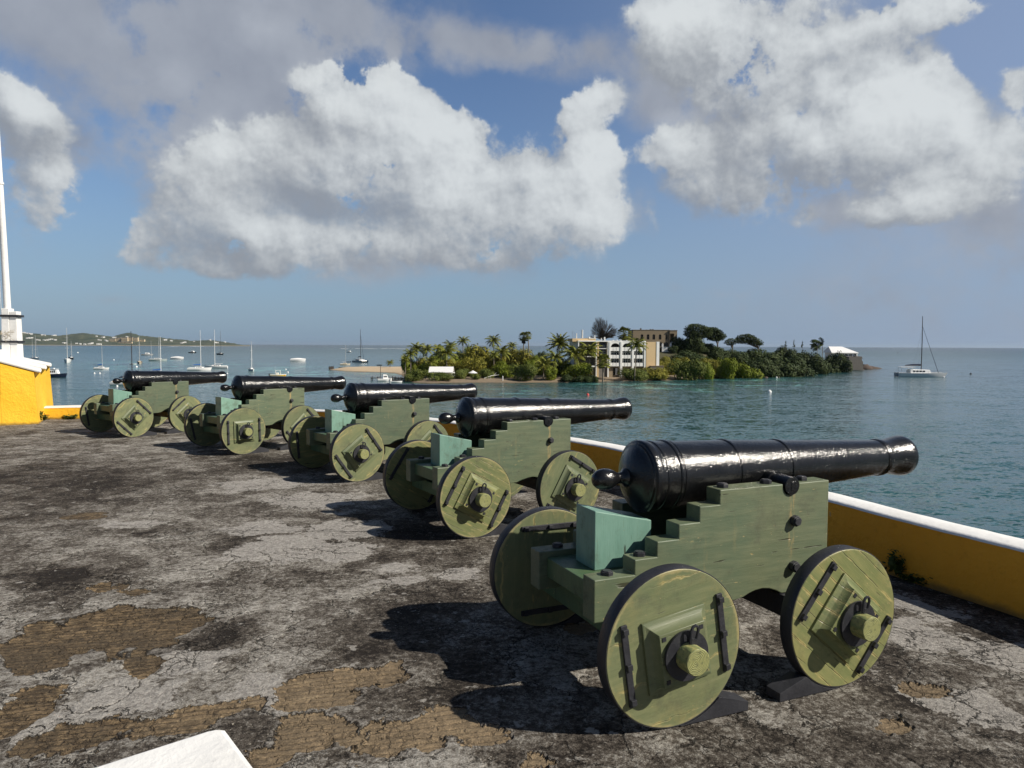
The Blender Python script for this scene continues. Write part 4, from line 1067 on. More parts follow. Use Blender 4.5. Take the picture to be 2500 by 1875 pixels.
# ---- palms
def frond(b, base, az, el, L, droop, rnd, wid=.5, nl=13):
    """one feather frond: rib plus two rows of hanging leaflets"""
    d = Vector((cos(az), sin(az), 0)); pts = []
    for i in range(nl + 1):
        t = i / nl
        e = el - droop * t * t
        if i == 0: p = Vector(base)
        else: p = pts[-1] + (d * cos(e) + Vector((0, 0, sin(e)))) * (L / nl)
        pts.append(p)
    side = Vector((-d.y, d.x, 0))
    for i in range(nl):
        p, q = pts[i], pts[i + 1]; t = (i + .5) / nl
        wl = wid * L * (.22 + .5 * sin(pi * min(1, t * 1.02 + .05))) * rnd.uniform(.85, 1.1)
        for s in (1, -1):
            tip = p + side * s * wl * .62 + (q - p).normalized() * wl * .55 + Vector((0, 0, -wl * rnd.uniform(.25, .6)))
            b.add([p, q, tip + (q - p) * .25, tip - (q - p) * .15], [(0, 1, 2, 3)])
    b.tube([tuple(x) for x in pts[::3]] + [tuple(pts[-1])], [.05 * L / 3] * len(pts[::3]) + [.01], 4)
def palm_crown(seed, kind):
    rnd = random.Random(seed); b = MB()
    nf = {'coco': 20, 'date': 34, 'wind': 15}[kind]
    for i in range(nf):
        az = i * 2.399 + rnd.uniform(-.2, .2)
        t = i / nf
        if kind == 'wind':
            az = rnd.gauss(pi, .9); el = rnd.uniform(-.3, 1.1); dr = 1.3
        elif kind == 'date': el = 1.35 - 1.7 * t; dr = .9
        else: el = 1.25 - 1.75 * t; dr = 1.25
        frond(b, (0, 0, 0), az, el, rnd.uniform(.85, 1.05), dr, rnd, .44 if kind != 'date' else .34)
    return b.mesh('crown', LEAF['palm'] if kind == 'coco' else LEAF['dark' if kind == 'wind' else 'palm'], None)
def fan_crown(seed):
    rnd = random.Random(seed); b = MB()
    for i in range(42):
        az = i * 2.399; el = 1.3 - 2.2 * i / 42
        d = Vector((cos(az) * cos(el), sin(az) * cos(el), sin(el)))
        s = d.cross(Vector((0, 0, 1))).normalized(); u = s.cross(d)
        c = d * rnd.uniform(.5, .65)
        for k in range(9):
            a0 = -1.5 + 3.0 * k / 9; a1 = a0 + .26; rr = .42
            b.add([c, c + (d * cos(a0) + s * sin(a0)) * rr + Vector((0, 0, -.08)), c + (d * cos(a1) + s * sin(a1)) * rr + Vector((0, 0, -.10))], [(0, 1, 2)])
        b.tube([(0, 0, 0), tuple(c)], .012, 4)
    return b.mesh('crown', LEAF['palm'], None)
PC = {'coco': [palm_crown(s, 'coco') for s in (1, 2, 3, 4)], 'date': [palm_crown(9, 'date')], 'wind': [palm_crown(21, 'wind'), palm_crown(22, 'wind')], 'fan': [fan_crown(5), fan_crown(6)]}
def palm(cf, x, y, rad, Y, kind, label, lean=0.0, skirt=False, gz=None):
    sc = {c1: 4.254, c2: 5.267, c3: 3.403}.get(cf, 3.687)
    P = ony(*cf(x, y), Y); k = Y / FPX / sc; r_ = rad * k * 1.45
    base = Vector((P.x + lean, Y + .3, 0)); base.z = ground(base.x, base.y) - .2 if gz is None else gz
    t = thing('palm_tree', label, 'palm tree', base, 0, 'palm trees on the island')
    top = Vector((P.x, Y, P.z)) - base; palm.n += 1
    b = MB(); pts = []
    for i in range(8):
        q = i / 7; pts.append((top.x * q ** 1.6, top.y * q, top.z * q))
    tr = .17 if kind != 'fan' else .22
    b.tube(pts, [tr * (1.25 - .5 * i / 7) for i in range(8)], 8); b.build('trunk', PBARK, t, 60)
    m = PC[kind]; cr = link('crown', m[palm.n % len(m)], t); cr.location = top; cr.scale = (r_, r_, r_ * (.95 if kind != 'fan' else .95)); cr.rotation_euler = (0, 0, palm.n * 1.3 if kind != 'wind' else 0)
    if skirt:
        b = MB(); rnd = random.Random(palm.n)
        for _ in range(60):
            an = rnd.uniform(0, 6.28); h = rnd.uniform(.2, 1.5); rr = r_ * .35
            p = Vector((cos(an) * .2, sin(an) * .2, -h * .4)); q = Vector((cos(an) * rr, sin(an) * rr, -h * r_ * .8)); s_ = Vector((-sin(an), cos(an), 0)) * .2
            b.add([top + p - s_ * .3, top + p + s_ * .3, top + q + s_, top + q - s_], [(0, 1, 2, 3)])
        b.build('dead_fronds', LEAF['dry'], t, None)
palm.n = 0
c6 = lambda x, y: (400 + x / 3.687, 780 + y / 3.687)
for a in [
 (c1, 160, 390, 80, 268, 'coco', 'tall coconut palm at the left end of the grove'),
 (c1, 265, 400, 72, 266, 'coco', 'coconut palm just right of the tall left one'),
 (c1, 95, 440, 65, 262, 'coco', 'shorter coconut palm at the outer left edge of the grove'),
 (c1, 300, 525, 80, 255, 'coco', 'low coconut palm above the left end of the white shed'),
 (c1, 470, 435, 110, 258, 'coco', 'broad coconut palm with yellow rib fronds above the white shed'),
 (c1, 640, 310, 62, 292, 'coco', 'coconut palm rising over the trees left of the largest olive tree'),
 (c1, 385, 385, 58, 280, 'coco', 'coconut palm in the middle of the left grove'),
 (c1, 510, 360, 70, 282, 'coco', 'coconut palm behind the broad one above the shed'),
 (c1, 960, 305, 72, 292, 'coco', 'dark coconut palm on the skyline at mid island'),
 (c1, 1040, 425, 90, 268, 'coco', 'slim coconut palm between the two rounded olive trees'),
 (c1, 1150, 355, 48, 292, 'coco', 'small coconut palm left of the fan palm pair'),
 (c1, 960, 450, 55, 262, 'coco', 'low young coconut palm right of the largest olive tree'),
 (c1, 1640, 345, 115, 276, 'date', 'tall full date palm left of the hotel roof'),
 (c1, 1800, 455, 125, 255, 'coco', 'coconut palm with arching yellow fronds left of the hotel wing'),
 (c1, 1950, 410, 115, 257, 'coco', 'coconut palm right in front of the open hotel wing'),
 (c1, 1475, 560, 105, 249, 'coco', 'low coconut palm with drooping fronds near the shore bushes'),
 (c1, 1590, 480, 95, 253, 'coco', 'coconut palm in front of the date palm'),
 (c1, 40, 510, 46, 258, 'coco', 'small coconut palm on the sand left of the grove'),
 (c2, 920, 430, 120, 252, 'coco', 'coconut palm standing before the white hotel bays', -.6),
 (c6, 2035, 388, 32, 366, 'coco', 'lone small palm at the middle of the sandbar', 0),
 (c6, 2175, 348, 44, 335, 'coco', 'small palm where the sandbar meets the grove', .3),
 (c3, 880, 275, 75, 372, 'wind', 'windblown palm with fronds swept left beside the cottage'),
 (c3, 835, 292, 48, 368, 'wind', 'smaller windblown palm left of the swept one'),
]: palm(*a)
palm(c1, 1270, 265, 42, 275, 'fan', 'left fan palm of the tall pair with hanging dead fronds', 0, True)
palm(c1, 1312, 252, 36, 274, 'fan', 'right fan palm of the tall pair on a bent trunk', .9, False)
palm(c1, 2095, 520, 66, 246, 'fan', 'fan palm with a straight grey trunk on the hotel shore', 0, False)
palm(c2, 760, 290, 78, 306, 'fan', 'fan palm behind the hotel roof with a brown skirt', 0, True)

# ---- windswept and bare trees
def branch_tree(seed, levels, spread, bias):
    """list of limb segments (p0, p1, r0, r1) of a tree of unit height"""
    rnd = random.Random(seed); segs = []; tips = []
    def grow(p, d, l, r_, lv):
        q = p + d * l; segs.append((p, q, r_, r_ * .68))
        if lv == 0: tips.append(q); return
        for _ in range(3 if lv > 1 else 4):
            nd = (d + Vector((rnd.gauss(0, spread), rnd.gauss(0, spread), rnd.gauss(0, spread * .6))) + bias * .35).normalized()
            grow(q, nd, l * rnd.uniform(.66, .86), r_ * .62, lv - 1)
    grow(Vector((0, 0, 0)), Vector((.05, 0, 1)).normalized(), .24, .03, levels)
    return segs, tips
def bare_tree():
    x0, y0 = c2(480, 375); Y = 300.0; P = ony(x0, y0, Y); top = ony(*c2(410, 78), Y)
    gz = ground(P.x, Y); H = top.z - gz
    t = thing('bare_tree', 'big bare brown tree with a wind-shaped crown of twigs behind the hotel', 'tree', (P.x, Y, gz), 0)
    rnd = random.Random(4); tr = MB(); cr = MB()
    k = Y / FPX / 5.267
    O = Vector((P.x, Y, gz)); B0 = Vector((0, 0, ony(*c2(480, 370), Y).z - gz))
    tr.tube([(0, 0, -.3), (0, 0, B0.z)], [.5, .4], 10)
    # crown outline in the photo: domed, highest at its left, sloping to the right
    dome = [(325, 345), (330, 250), (350, 160), (385, 95), (430, 80), (480, 92), (540, 120), (600, 165), (650, 215), (672, 250), (655, 300), (620, 340)]
    tips = []
    for i in range(len(dome) - 1):
        for s in range(26):
            f = rnd.random(); u = dome[i][0] + (dome[i + 1][0] - dome[i][0]) * f; v = dome[i][1] + (dome[i + 1][1] - dome[i][1]) * f
            tips.append((u, v))
    for (u, v) in tips:
        d = Vector(((u - 480) * k, rnd.uniform(-1, 1) * 3.4, (370 - v) * k)) * rnd.uniform(.72, 1.0)
        m = d * .45 + Vector((rnd.gauss(0, .3), rnd.gauss(0, .3), d.length * .10))
        a = B0 + d * .06
        cr.tube([tuple(a), tuple(B0 + m), tuple(B0 + d)], [.10, .055, .03], 4, False)
        for _ in range(7):
            w = rnd.uniform(.45, 1.0); p = B0 + m + (d - m) * w
            e = (d.normalized() * .8 + Vector((rnd.gauss(0, .35), rnd.gauss(0, .35), rnd.gauss(0, .3)))) * rnd.uniform(.4, .9)
            cr.tube([tuple(p), tuple(p + e)], [.03, .016], 3, False)
    tr.build('trunk', BARK, t); cr.build('twig_crown', LEAF['dry'], t, None)
bare_tree()
def windswept(cf, base, outline, Y, label, dens=1500, mat='dark', thick=3.0, limbs=7):
    """a crown combed by the wind: leaves packed under an outline, limbs leaning from the base"""
    sc = {c1: 4.254, c2: 5.267, c3: 3.403}[cf]; k = Y / FPX / sc
    P = ony(*cf(*base), Y); gz = min(ground(P.x, Y), P.z)
    t = thing('windswept_tree', label, 'tree', (P.x, Y, gz), 0, 'windswept trees on the ridge')
    dz = P.z - gz; rnd = random.Random(int(base[0])); b = MB(); tr = MB()
    us = [o[0] for o in outline]
    def inside(u, v):
        r_ = False; n_ = len(outline)
        for i in range(n_):
            (x1, y1), (x2, y2) = outline[i], outline[(i + 1) % n_]
            if (y1 > v) != (y2 > v) and u < (x2 - x1) * (v - y1) / (y2 - y1) + x1: r_ = not r_
        return r_
    u0, u1 = min(us), max(us); v0, v1 = min(o[1] for o in outline), max(o[1] for o in outline)
    cnt = 0; mem = []
    while cnt < dens:
        u, v = rnd.uniform(u0, u1), rnd.uniform(v0, v1)
        if not inside(u, v): continue
        hole = mnoise.noise(Vector((u * .045, v * .06, base[0])))
        if hole < -.30 and rnd.random() < .6: continue
        cnt += 1
        p = Vector(((u - base[0]) * k, rnd.uniform(-1, 1) * thick, dz + (base[1] - v) * k))
        if cnt % (dens // limbs) == 0: mem.append(p)
        nrm = Vector((rnd.gauss(.35, .6), rnd.gauss(-.3, .7), rnd.gauss(.8, .5))).normalized(); q = nrm.orthogonal().normalized(); s_ = nrm.cross(q); l = rnd.uniform(.16, .42)
        b.add([p - q * l, p + s_ * l * .6, p + q * l, p - s_ * l * .6], [(0, 1, 2, 3)])
    b.build('crown', LEAF[mat], t, None)
    tr.tube([(0, 0, -.3), (0, 0, dz + .2)], [.36, .30], 8)
    for p in mem:
        a = Vector((0, 0, dz)); m = a.lerp(p, .5) + Vector((0, 0, .5))
        tr.tube([tuple(a), tuple(m), tuple(p)], [.22, .14, .06], 6)
    tr.build('trunk', BARK, t)
windswept(c2, (1640, 400), [(1535, 300), (1545, 225), (1580, 180), (1640, 160), (1730, 170), (1800, 198), (1870, 215), (1870, 300), (1800, 345), (1700, 350), (1600, 345)], 318, 'left one of the two large windswept dark crowns right of the tan building', 5200, 'dark', 4.5)
windswept(c2, (1960, 430), [(1800, 240), (1850, 205), (1920, 215), (1985, 250), (2030, 290), (2048, 325), (2030, 350), (1990, 375), (1940, 385), (1860, 370), (1810, 320)], 322, 'right one of the two large windswept dark crowns right of the tan building', 4600, 'dark', 4.0)
windswept(c3, (345, 305), [(160, 225), (195, 197), (250, 188), (300, 205), (345, 232), (378, 262), (375, 282), (330, 285), (280, 278), (230, 262), (190, 272), (165, 262)], 334, 'umbrella shaped tree with a leaning trunk on the ridge skyline', 3400, 'dark', 3.2, 9)
windswept(c3, (130, 310), [(62, 268), (75, 240), (110, 222), (150, 230), (165, 255), (140, 280), (100, 285)], 332, 'small windswept tree left of the umbrella tree on the ridge', 700, 'dark', 2.0, 5)
for (x, yt, yb, lab) in ((572, 245, 310, 'faint leftmost agave flower stalk on the skyline'), (640, 235, 330, 'tall middle agave flower stalk on the skyline'), (710, 245, 330, 'right agave flower stalk with dark side tufts')):
    Y = 350.0; p = ony(*c3(x, yb), Y); q = ony(*c3(x, yt), Y); H = q.z - p.z
    t = thing('flower_stalk', lab, 'plant', p, 0, 'agave flower stalks')
    b = MB(); b.tube([(0, 0, -2), (0, 0, H)], [.10, .05], 6); b.build('stem', BARK, t)
    rnd = random.Random(x); b = MB()
    for i in range(26):
        z = H * (.35 + .62 * i / 26); an = rnd.uniform(0, 6.28); l = .9 * (1.1 - z / H)
        e = Vector((cos(an) * l, sin(an) * l, .25)); o = Vector((0, 0, z)); s_ = Vector((0, 0, .16))
        b.add([o - s_, o + e - s_, o + e + s_, o + s_], [(0, 1, 2, 3)])
    b.build('flower_tufts', LEAF['dark'], t, None)

# ------------------------------------------------------------------ sea air
hz = bpy.data.materials.new('sea_air'); hz.use_nodes = True; hz.node_tree.nodes.clear()
hn = NT(hz.node_tree); pv = hn.node('ShaderNodeVolumePrincipled'); ho = hn.node('ShaderNodeOutputMaterial')
hn.put(pv.inputs['Color'], (.62, .76, .92)); hn.put(pv.inputs['Density'], 1.8e-5); hn.put(pv.inputs['Anisotropy'], .2)
hn.l.new(pv.outputs[0], ho.inputs['Volume'])
b = MB(); b.box(-61000, 61000, -4000, 61000, SEA - 1, 150); o = b.build('haze', hz, None, None); o['kind'] = 'stuff'; o['label'] = 'thin sea haze over the harbour and hills'; o['category'] = 'haze'
# ------------------------------------------------------------------ buildings of the cay
HOTW = varied('weathered_white_concrete', (.80, .80, .77), .85, .10, .5)
PEACH = varied('peach_render', (.64, .47, .26), .85, .10, .4)
GLASS = material('dark_window_glass', (.012, .014, .016), .15)
SHADEW = varied('shaded_room_wall', (.10, .095, .085), .9, .25, .5)  # room and arcade shade put into the colour; dark vents share it
TAN = varied('old_tan_render', (.26, .205, .135), .9, .15, .4)
STONE = varied('grey_rubble_stone', (.17, .155, .135), .95, .35, 1.2, .05)
REDROCK = varied('reddish_brown_rock', (.085, .062, .050), .95, .3, .5, .1)
ROOFW = varied('white_roof_sheet', (.78, .78, .77), .6, .05, .5)
GREYM = material('grey_metal', (.30, .31, .32), .4, Metallic=.7)
WOODG = varied('weathered_grey_wood', (.16, .13, .10), .9, .3, 2)
DARKW = varied('dark_wet_timber', (.035, .028, .022), .8, .3, 2)
def hotel():
    Y = 262.0; O = ony(*c2(555, 820), Y); k = Y / FPX / 5.267
    t = thing('hotel', 'four storey white concrete hotel with arched top balconies and a peach end wall', 'hotel', O, R(9))
    U = lambda X: (X - 555) * k
    V = lambda y: (820 - y) * k
    def part(name, mat, *boxes, parent=t, bevel=0):
        b = MB()
        for q in boxes: b.box(*q)
        return b.build(name, mat, parent, None, bevel)
    # main block walls behind the balconies
    part('back_wall', SHADEW, (U(555), U(1050), 1.9, 2.2, V(705), V(400)))
    part('body', HOTW, (U(150), U(1195), 2.25, 13, -1.5, V(392)))
    part('roof_slab', HOTW, (U(150), U(1050), -.15, 13.2, V(391.5), V(377)))
    for (a, c) in ((557, 579), (707, 735), (863, 891), (1027, 1052)):
        part('pillar', HOTW, (U(a), U(c), -.35, 2.0, -1.0 if a != 557 else V(705), V(392)), bevel=.03)
    bays = [(579, 707), (735, 863), (891, 1027)]
    lev = [(462, 510), (562, 606), (662, 707)]
    for bi, (a, c) in enumerate(bays):
        # arch panel over the top balcony
        b = MB(); u0, u1 = U(a), U(c); um = (u0 + u1) / 2; hw = (u1 - u0) / 2 - .15; sp = V(455); tp = V(391.5)
        pts = [(u0, tp), (u0, sp), (um - hw, sp)] + [(um - hw * cos(pi * i / 14), sp + (V(411) - sp) * sin(pi * i / 14)) for i in range(1, 14)] + [(um + hw, sp), (u1, sp), (u1, tp)]
        n_ = len(pts); vs = [(u, -.1, v) for u, v in pts] + [(u, .25, v) for u, v in pts]
        fs = []
        # strips between the arch and the top edge
        inner = pts[2:-2]; 
        b2 = MB()
        for (p, q) in zip(inner, inner[1:]):
            for y in (-.1, .25): b2.add([(p[0], y, p[1]), (q[0], y, q[1]), (q[0], y, tp), (p[0], y, tp)], [(0, 1, 2, 3)])
            b2.add([(p[0], -.1, p[1]), (q[0], -.1, q[1]), (q[0], .25, q[1]), (p[0], .25, p[1])], [(0, 1, 2, 3)])
        b2.box(u0, um - hw, -.1, .25, sp, tp); b2.box(um + hw, u1, -.1, .25, sp, tp)
        b2.build('arch_panel', HOTW, t, None)
        for li, (y0, y1) in enumerate(lev):
            part('balcony', HOTW, (u0, u1, -.12, .05, V(y1), V(y0)), (u0, u1, .05, 1.9, V(y1), V(y1) + .22))
            for s in (.30, .62):
                um2 = u0 + (u1 - u0) * s
                part('balcony_post', HOTW, (um2 - .05, um2 + .05, -.2, -.121, V(y1) - .1, V(y0) + .05))
            wz0, wz1 = V(y0) + .02, V((411, 510, 606)[li]) - .12
            w = part('window', GLASS, (u0 + .05, u1 - .05, 1.5, 1.6, V(y1) + .24, wz1))
            b = MB()
            for m_ in range(5):
                x = u0 + .1 + (u1 - u0 - .2) * m_ / 4; b.box(x - .06, x + .06, 1.42, 1.5, V(y1) + .24, wz1)
            b.box(u0 + .05, u1 - .05, 1.42, 1.5, wz0 + .9, wz0 + 1.0)
            b.build('window_frame', SHADEW if li == 0 else HOTW, w, None)
    # ground floor
    part('ground_floor_wall', TAN, (U(560), U(1050), .9, 1.3, -1.2, V(708)))
    part('door', GLASS, (U(628), U(652), .8, .895, 0, V(730))); part('door', HOTW, (U(657), U(684), .8, .895, 0, V(732)))
    part('window', GLASS, (U(780), U(812), .8, .895, V(760), V(735))); part('window', GLASS, (U(530), U(548), .8, .9, .2, V(735)))
    # peach end bay and the white return wall
    part('end_wall', PEACH, (U(1053), U(1189), -.45, 2.2, -.5, V(390)))
    part('corner_fin', HOTW, (U(1189.3), U(1228), -.60, 13, -.5, V(388)))
    part('lean_to_roof', TAN, (U(1090), U(1270), -2.6, -.65, V(705), V(698))); part('lean_to_wall', STONE, (U(1090), U(1265), -2.4, -.7, -.5, V(706)))
    # stripped left wing: bare frames, slabs and rails
    for (a, c) in ((150, 162), (385, 396), (398, 424), (540, 556)):
        part('column', PEACH if a == 398 else HOTW, (U(a), U(c), -.2, 1.2, V(820) - 1, V(392)))
    for (ya, yb) in ((484, 476), (588, 578), (716, 700)):
        part('floor_slab', HOTW, (U(150), U(556), 0, 2.2, V(ya), V(yb)))
    part('bare_wall', SHADEW, (U(162), U(540), 2.0, 2.2, -1, V(395)))
    for y in (438, 458, 515, 540):
        for (a, c) in ((162, 385), (424, 540)): part('rail', GREYM, (U(a), U(c), .3, .36, V(y), V(y) + .09))
    for x0 in range(175, 380, 42):
        part('window', GLASS, (U(x0), U(x0 + 26), 1.9, 1.99, V(560), V(500)))
    for x0 in (436, 470, 505): part('window', GLASS, (U(x0), U(x0 + 24), 1.9, 1.99, V(560), V(412)))
    part('undercroft_wall', STONE, (U(330), U(550), .3, 1.8, -1.2, V(722)))
    # roof block, stacks and aerials
    part('roof_block', PEACH, (U(85), U(392), 1, 8, V(392) + .02, V(352))); part('roof_block_cap', HOTW, (U(300), U(396), .8, 8.2, V(352), V(345)))
    for (x, y0, y1, w) in ((320, 345, 330, 16), (392, 377, 308, 8), (525, 376, 330, 10), (482, 376, 345, 4), (740, 377, 364, 12), (640, 377, 370, 14), (690, 377, 366, 8), (960, 377, 366, 10), (820, 377, 368, 8)):
        part('roof_stack', HOTW, (U(x - w / 2), U(x + w / 2), 2, 3, V(y0), V(y1)))
    for (x, y0, y1, r_) in ((102, 352, 255, .05), (125, 352, 262, .05), (157, 352, 285, .16), (222, 345, 240, .05), (236, 345, 240, .22), (376, 345, 262, .04)):
        b = MB(); b.cyl((U(x), 3.2, V(y0)), (U(x), 3.2, V(y1)), r_, r_, 8); b.build('antenna', HOTW if r_ > .1 else GREYM, t, 40)
    return t
hotel()
def arched_wall(b, u0, u1, z0, z1, y0, y1, openings):
    """front wall with round-headed openings (u, half width, sill, spring)"""
    xs = u0
    for (u, hw, s, sp) in sorted(openings):
        b.box(xs, u - hw, y0, y1, z0, z1); b.box(u - hw, u + hw, y0, y1, z0, s)
        N = 10; arc = [(u - hw * cos(pi * i / N), sp + hw * sin(pi * i / N)) for i in range(N + 1)]
        for p, q in zip(arc, arc[1:]):
            for y in (y0, y1): b.add([(p[0], y, p[1]), (q[0], y, q[1]), (q[0], y, z1), (p[0], y, z1)], [(0, 1, 2, 3)])
            b.add([(p[0], y0, p[1]), (q[0], y0, q[1]), (q[0], y1, q[1]), (p[0], y1, p[1])], [(0, 1, 2, 3)])
        b.add([(u - hw, y0, z1), (u + hw, y0, z1), (u + hw, y1, z1), (u - hw, y1, z1)], [(0, 1, 2, 3)])
        xs = u + hw
    b.box(xs, u1, y0, y1, z0, z1)
def tan_house():
    Y = 320.0; k = Y / FPX / 5.267; O = ony(*c2(870, 452), Y)
    t = thing('old_building', 'old flat roofed tan building with arched windows on the hilltop', 'building', O, 0)
    U = lambda X: (X - 870) * k
    V = lambda y: (452 - y) * k
    b = MB()
    arched_wall(b, U(870), U(1338), V(388), V(242), 0, .6, [(U(x), 16.5 * k, V(362), V(312)) for x in (985, 1063, 1137, 1217)] + [(U(1301), 11 * k, V(360), V(310))])
    b.build('front_wall', TAN, t, None)
    for x, h_ in ((985, 16.5), (1063, 16.5), (1137, 16.5), (1217, 16.5), (1301, 11)):
        b = MB(); b.box(U(x - h_ - 2), U(x + h_ + 2), .7, .8, V(364), V(294)); w = b.build('window', GLASS, t, None)
        b = MB(); b.box(U(x) - .05, U(x) + .05, .62, .69, V(362), V(296)); b.box(U(x - h_), U(x + h_), .62, .69, V(328), V(326)); b.build('window_frame', TAN, w, None)
    b = MB(); b.box(U(870), U(1338), .9, 14, -4, V(242.5)); b.build('body', TAN, t, None)
    b = MB(); b.box(U(868), U(1340), -.12, 14.1, V(242), V(237)); b.build('parapet', TAN, t, None)
    b = MB(); b.box(U(1338), U(1342), -.6, 2.5, V(390), V(248)); b.box(U(1394), U(1432), -.6, 2.5, V(390), V(246)); b.box(U(1342), U(1394), -.6, 2.5, V(285), V(246)); b.box(U(1342), U(1394), 2.2, 2.5, V(390), V(285)); b.build('porch_tower', TAN, t, None)
    b = MB(); b.box(U(1330), U(1436), -.75, 2.7, V(246), V(241)); b.build('porch_parapet', TAN, t, None)
    b = MB(); arched_wall(b, U(1150), U(1345), V(470), V(389), -.8, -.3, [(U(1290), 28 * k, V(450), V(418)), (U(1222), 22 * k, V(450), V(415))]); b.build('arcade_wall', TAN, t, None)
    b = MB(); b.box(U(1160), U(1345), -.1, -.05, V(455), V(390)); b.build('arcade_shade', SHADEW, t, None)  # dark sheet standing in for the shade behind the arches
    b = MB(); b.box(U(1225), U(1348), -3.2, -2.6, V(520), V(455)); b.build('terrace_wall', HOTW, t, None)
    for x in (1232, 1335):
        b = MB(); b.box(U(x - 11), U(x + 11), -3.3, -2.5, V(455), V(425)); b.prism([(U(x - 12), V(425)), (U(x + 12), V(425)), (U(x + 5), V(412)), (U(x - 5), V(412))], -3.35, -2.45, 'y'); b.build('gate_pier', HOTW, t, None)
    for (x, y0, y1, w) in ((985, 237, 216, 16), (1065, 237, 232, 8), (1112, 237, 227, 16), (1142, 237, 227, 18), (1420, 241, 236, 6)):
        b = MB(); b.box(U(x - w / 2), U(x + w / 2), 3, 4, V(y0) - .05, V(y1)); b.build('roof_vent', SHADEW, t, None)
tan_house()
def cottage():
    Y = 388.0; k = Y / FPX / 3.403; O = ony(*c3(1060, 385), Y)
    t = thing('cottage', 'small white roofed cottage with three arched windows at the tip of the island', 'cottage', O, 0)
    U = lambda X: (X - 1060) * k
    V = lambda y: (385 - y) * k
    b = MB(); arched_wall(b, U(1055), U(1168), -1.5, V(344), 0, .4, [(U(x), 13 * k, V(382), V(366)) for x in (1076, 1111, 1148)]); b.build('front_wall', HOTW, t, None)
    for x in (1076, 1111, 1148):
        b = MB(); b.box(U(x - 14), U(x + 14), .5, .6, V(383), V(352)); w = b.build('window', GLASS, t, None)
        b = MB(); b.box(U(x) - .09, U(x) + .09, .40, .49, V(383), V(352)); b.box(U(x - 13), U(x + 13), .40, .49, V(366), V(364)); b.build('window_frame', HOTW, w, None)
    b = MB(); b.box(U(965), U(1168), .7, 10, -1.5, V(345)); b.build('body', HOTW, t, None)
    # hipped roof
    e0, e1, f, bk, ez, rz = U(950), U(1173), -.6, 11, V(344), V(293)
    r0, r1, ry = U(960), U(1072), 5
    b = MB(); b.add([(e0, f, ez), (e1, f, ez), (e1, bk, ez), (e0, bk, ez), (r0, ry, rz), (r1, ry, rz)], [(0, 1, 5, 4), (1, 2, 5), (2, 3, 4, 5), (3, 0, 4), (0, 3, 2, 1)])
    b.build('roof', ROOFW, t, None)
    b = MB(); b.box(e0, e1, f - .08, f - .005, ez - .35, ez + .02); b.build('fascia', HOTW, t, None)
cottage()
def stone_wall():
    Y = 381.0; k = Y / FPX / 3.403; O = ony(*c3(1095, 482), Y)
    t = thing('stone_wall', 'tall grey rubble retaining wall below the white roofed cottage', 'stone wall', (O.x, Y, O.z - .4), 0)
    b = MB(); rnd = random.Random(5); N = 16; top = []
    for i in range(N + 1):
        x = 118 * k * i / N; top.append((x, (482 - 378) * k + .4 + rnd.uniform(-.25, .25) - (2.2 if i > 14 else 0)))
    poly = [(0, 0), (124 * k, 0)] + list(reversed(top))
    b.prism(poly, 0, 6, 'y'); b.build('wall', STONE, t, None)
    b = MB(); b.prism([(48 * k, 104 * k + .3), (118 * k, 104 * k - .6), (112 * k, 106 * k + .4), (80 * k, 106 * k + .6), (52 * k, 106 * k + .6)], .5, 1.5, 'y'); b.build('parapet', STONE, t, None)
stone_wall()
def rock(px, py, w, h, d, label, seed, mat=None, cf=c3, Y=None):
    p = onz(*cf(px, py), SEA) if Y is None else ony(*cf(px, py), Y)
    b = MB(); rings = []; n_ = 10
    for j in range(5):
        t = j / 4; s = (1.05, 1.1, .95, .7, .3)[j]
        rings.append([(cos(2 * pi * i / n_) * w / 2 * s * (1 + .35 * mnoise.noise(Vector((i * .9, j * .8, seed)))), sin(2 * pi * i / n_) * d / 2 * s, -.5 + (h + .5) * t * (1 + .3 * mnoise.noise(Vector((i * .7, j, seed + 9))))) for i in range(n_)])
    b.loft(rings); o = b.build('rock', mat or REDROCK, None, 40); o.location = p
    tag(o, label, 'rock', 'rocks along the shore')
rock(1235, 482, 7, 2.6, 6, 'large reddish rock against the foot of the stone wall', 1)
rock(1275, 478, 9, 1.5, 5, 'sloping dark rock slab right of the stone wall', 2)
rock(1322, 476, 7, .8, 4, 'low dark rock at the very tip of the island', 3)
rock(1150, 487, 10, 1.0, 4, 'flat rock ledge in front of the stone wall', 4)
rock(880, 490, 11, 3.6, 5, 'reddish bank of rock between the mangroves and the point', 5)
rock(820, 496, 7, 1.6, 4, 'low reddish rock left end of the bank', 6)
rock(950, 490, 6, 2.2, 4, 'small reddish rock right end of the bank', 7)
rock(410, 553, 1.8, .5, 1.2, 'small dark rock awash off the mangroves', 8)
rock(517, 552, .9, .45, .8, 'tiny dark rock awash beside the pale one', 9)
rock(497, 552, .7, .5, .6, 'tiny pale rock awash off the mangroves', 10, HOTW)
def landing():
    p = onz(*c2(2090, 850), SEA)
    t = thing('stone_landing', 'little pale stone landing at the waterline among bright mangroves', 'landing', p, R(4))
    b = MB(); b.box(-2.6, 4.2, 0, 4, -.8, .8); b.build('platform', STONE, t, None, .05)
    b = MB(); b.box(-2.9, 4.5, -.3, 4.2, .8, 1.05); b.build('slab', varied('pale_slab', (.42, .34, .26), .9, .2, 1), t, None, .03)
landing()
